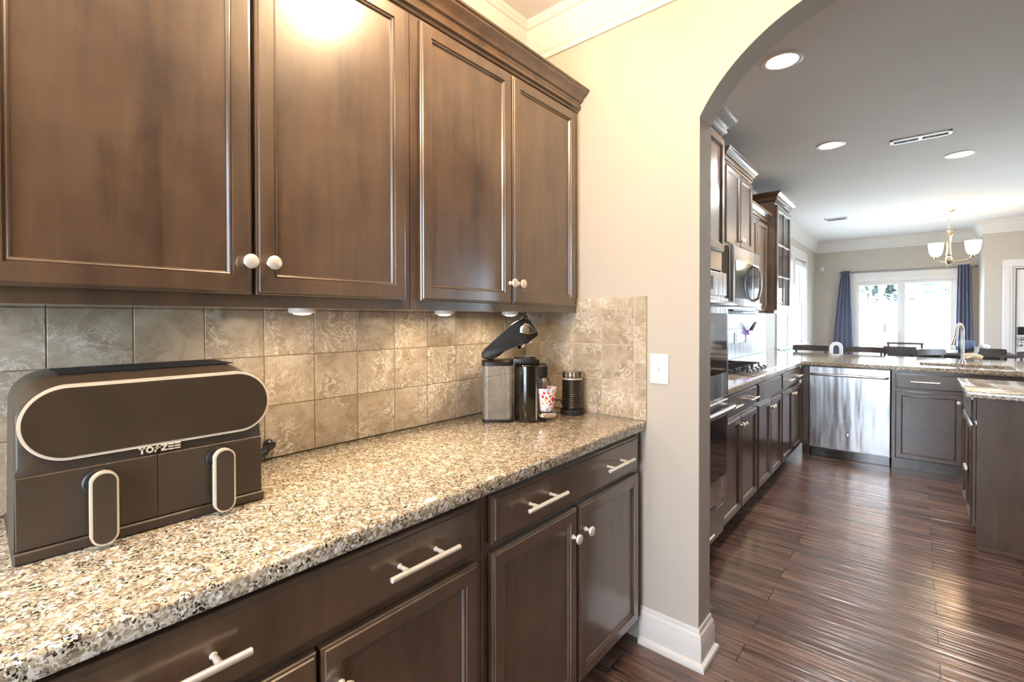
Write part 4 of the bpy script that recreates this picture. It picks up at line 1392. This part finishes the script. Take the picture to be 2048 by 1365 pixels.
b.done('backrest', WHITE, WC)
MB().box(-0.033, 0.033, -0.004, 0.014, 0.47, 0.925, 0.004).ball((0, 0.005, 0.925), 0.033, 0.009, 0.040).done('back_pad', plain('grey_pad', lin(92, 92, 104), 0.8, var=0.05), WC)
MB().box(-0.14, 0.14, -0.02, 0.26, 0.42, 0.455, 0.012, 3).done('seat', WHITE, WC)
for sx in (-0.12, 0.12):
    for sy in (0.01, 0.23):
        MB().tube([(sx, sy, 0.425), (sx*1.25, sy+(sy-0.12)*0.2, 0.0)], [0.018, 0.014], 10).done('leg', WHITE, WC)

# dining table and chairs
DT = thing('dining_table', 'dark tall dining table under the chandelier', 'table', (1.85, 6.55, 0))
MB().box(-0.52, 0.52, -0.42, 0.42, 0.86, 0.90, 0.008, 2).done('tabletop', STOOLW, DT)
boxes('apron', STOOLW, [(-0.44, 0.44, -0.36, 0.36, 0.78, 0.8595)], DT)
for sx in (-0.44, 0.44):
    for sy in (-0.34, 0.34):
        MB().box(sx-0.035, sx+0.035, sy-0.035, sy+0.035, 0, 0.78).done('leg', STOOLW, DT, smooth=False)


def dchair(label, loc, rz, top, width, railh):
    t = thing('dining_chair', label, 'chair', loc, rz, 'dining chairs')
    MB().box(-width/2+0.01, width/2-0.01, -0.36, 0.0, 0.56, 0.60, 0.01, 2).done('seat', STOOLW, t)
    MB().box(-width/2, width/2, 0.0, 0.025, top-railh, top, 0.004).box(-width/2+0.02, width/2-0.02, 0.004, 0.02, top-0.22, top-0.18, 0.003).done('backrest', STOOLW, t)
    for s_ in (-1, 1):
        MB().box(s_*(width/2-0.02)-0.014, s_*(width/2-0.02)+0.014, 0.0265, 0.05, 0, top-0.01).done('back_leg', STOOLW, t, smooth=False)
        MB().box(s_*(width/2-0.035)-0.016, s_*(width/2-0.035)+0.016, -0.35, -0.32, 0, 0.5595).done('front_leg', STOOLW, t, smooth=False)
    return t


dchair('dark dining chair back seen between the stools, before the patio door', (1.32, 5.70, 0), R(180), 0.985, 0.32, 0.10)
dchair('dark dining chair on the window side of the table with a thin top rail', (1.345, 7.42, 0), 0.0, 0.968, 0.43, 0.032)

# ------------------------------------------------------------------ outdoors
gp = MB()
rs = []
for yy, zz_ in ((BY+0.13, -0.12), (14, -0.05), (26, 0.9), (38, 2.2), (60, 3.15), (120, 3.2)):
    rs.append([(-60, yy, zz_), (60, yy, zz_), (60, yy, zz_-0.3), (-60, yy, zz_-0.3)])
gp.rings(rs)
gp.box(-60, -0.2, -30, BY+0.13, -0.4, -0.12).box(RX+0.2, 60, -30, BY+0.13, -0.4, -0.12).box(-0.2, RX+0.2, -30, HY-0.2, -0.4, -0.12)
struct(gp.done('ground_outside', LAWN, smooth=False), 'pale lawn and drive outside the windows', 'ground')


def leafy(name, label, x, y, z, h, rad, mat, cone=False, n=900, group=None, ls=0.22):
    t = thing(name, label, 'tree', (x, y, z), 0, group)
    MB().tube([(0, 0, -0.2), (0.03, 0, h*0.4), (0.0, 0.02, h*0.85)], [h*0.03, h*0.02, h*0.006], 8).done('trunk', BARK, t)
    bm = MB()
    for _ in range(n):
        if cone:
            f = random.random()**0.7
            rr = rad*(1-f)*random.uniform(0.5, 1.0)+0.05
            a = random.uniform(0, 2*PI)
            c = Vector((rr*math.cos(a), rr*math.sin(a), h*(0.06+0.94*f)))
        else:
            v_ = Vector((random.gauss(0, 1), random.gauss(0, 1), random.gauss(0, 1))).normalized()*random.uniform(0.45, 1.0)
            c = Vector((v_.x*rad, v_.y*rad, h*0.62+v_.z*h*0.38))
        d1_ = Vector((random.uniform(-1, 1), random.uniform(-1, 1), random.uniform(-0.6, 0.6))).normalized()*ls
        d2_ = d1_.cross(Vector((random.uniform(-1, 1), random.uniform(-1, 1), random.uniform(-1, 1)))).normalized()*ls*0.5
        vs = [bm.bm.verts.new(c+q) for q in (-d1_, d2_, d1_, -d2_)]
        bm.bm.faces.new(vs)
    me_o = bm.done('foliage', mat, t, smooth=False)
    return t


leafy('leafy_tree', 'pale green leafy tree at the left of the patio door view', -1.45, 45.0, 2.5, 2.5, 0.95, LEAF, group='trees outside')
leafy('leafy_tree', 'pale bare looking tree behind the dark conifer outside', 0.3, 57.0, 3.0, 4.2, 1.6, LEAF, n=420, group='trees outside')
leafy('conifer', 'dark slim conifer outside near the left pane', -0.86, 43.0, 2.4, 1.8, 0.24, LEAF_D, True, 160, 'trees outside', 0.11)
leafy('conifer', 'dark broad conifer outside beside the door mullion', -0.05, 45.0, 2.5, 1.8, 0.55, LEAF_D, True, 200, 'trees outside', 0.17)
leafy('leafy_shrub', 'pale green shrub outside at the right of the patio door view', 3.2, 45.0, 2.5, 1.3, 0.5, LEAF, n=400, group='trees outside')
# parked vehicles
V1 = thing('parked_car', 'low dark car parked outside beyond the door mullion', 'car', (0.5, 70.0, 3.1))
MB().prism([(-1.1, 0.25), (-1.1, 0.95), (-0.8, 1.15), (-0.4, 1.25), (0.0, 1.2), (0.4, 0.9), (0.95, 0.55), (1.05, 0.25)], 'y', -0.8, 0.8, 0.05).done('body', CARP, V1)
for sx in (-0.7, 0.6):
    MB().lathe([(0.30, -0.82), (0.30, 0.82)], (sx, 0, 0.30), 'y', 20).done('wheel', RUBBER, V1)
V2 = thing('parked_truck', 'white fronted truck with dark windscreen parked outside', 'truck', (2.55, 70.0, 3.1))
MB().box(-0.55, 0.55, -1.4, 2.0, 0.3, 1.05, 0.12, 3).done('body', CARW, V2)
MB().box(-0.50, 0.60, -1.0, 1.6, 1.05, 1.5, 0.06).done('cab', CARP, V2)
MB().box(-0.7, 0.62, -0.9, 1.5, 1.95, 2.3, 0.05).done('roof', CARP, V2)
for sx in (-0.45, 0.5):
    MB().box(sx-0.05, sx+0.05, -0.8, -0.7, 1.5, 1.95).box(sx-0.05, sx+0.05, 1.3, 1.4, 1.5, 1.95).done('roof_post', CARW, V2, smooth=False)
for sy in (-0.9, 1.4):
    MB().lathe([(0.30, -0.6), (0.30, 0.6)], (0, sy, 0.30), 'x', 20).done('wheel', RUBBER, V2)
t = thing('yard_post', 'slim grey post with a low box standing on the lawn outside', 'post', (0.675, 23.5, 0.70))
MB().box(-0.04, 0.04, -0.04, 0.04, -0.2, 1.03).done('post', plain('grey_post_paint', lin(150, 156, 170), 0.7, var=0.1), t, smooth=False)
MB().box(-0.28, -0.14, -0.08, 0.08, 0.05, 0.4, 0.02).done('hose_box', CARP, t)
MB().box(-0.4, 0.3, -0.2, 0.2, -0.2, 0.02, 0.02).done('footing', plain('concrete', lin(190, 190, 190), 0.9, var=0.1), t)
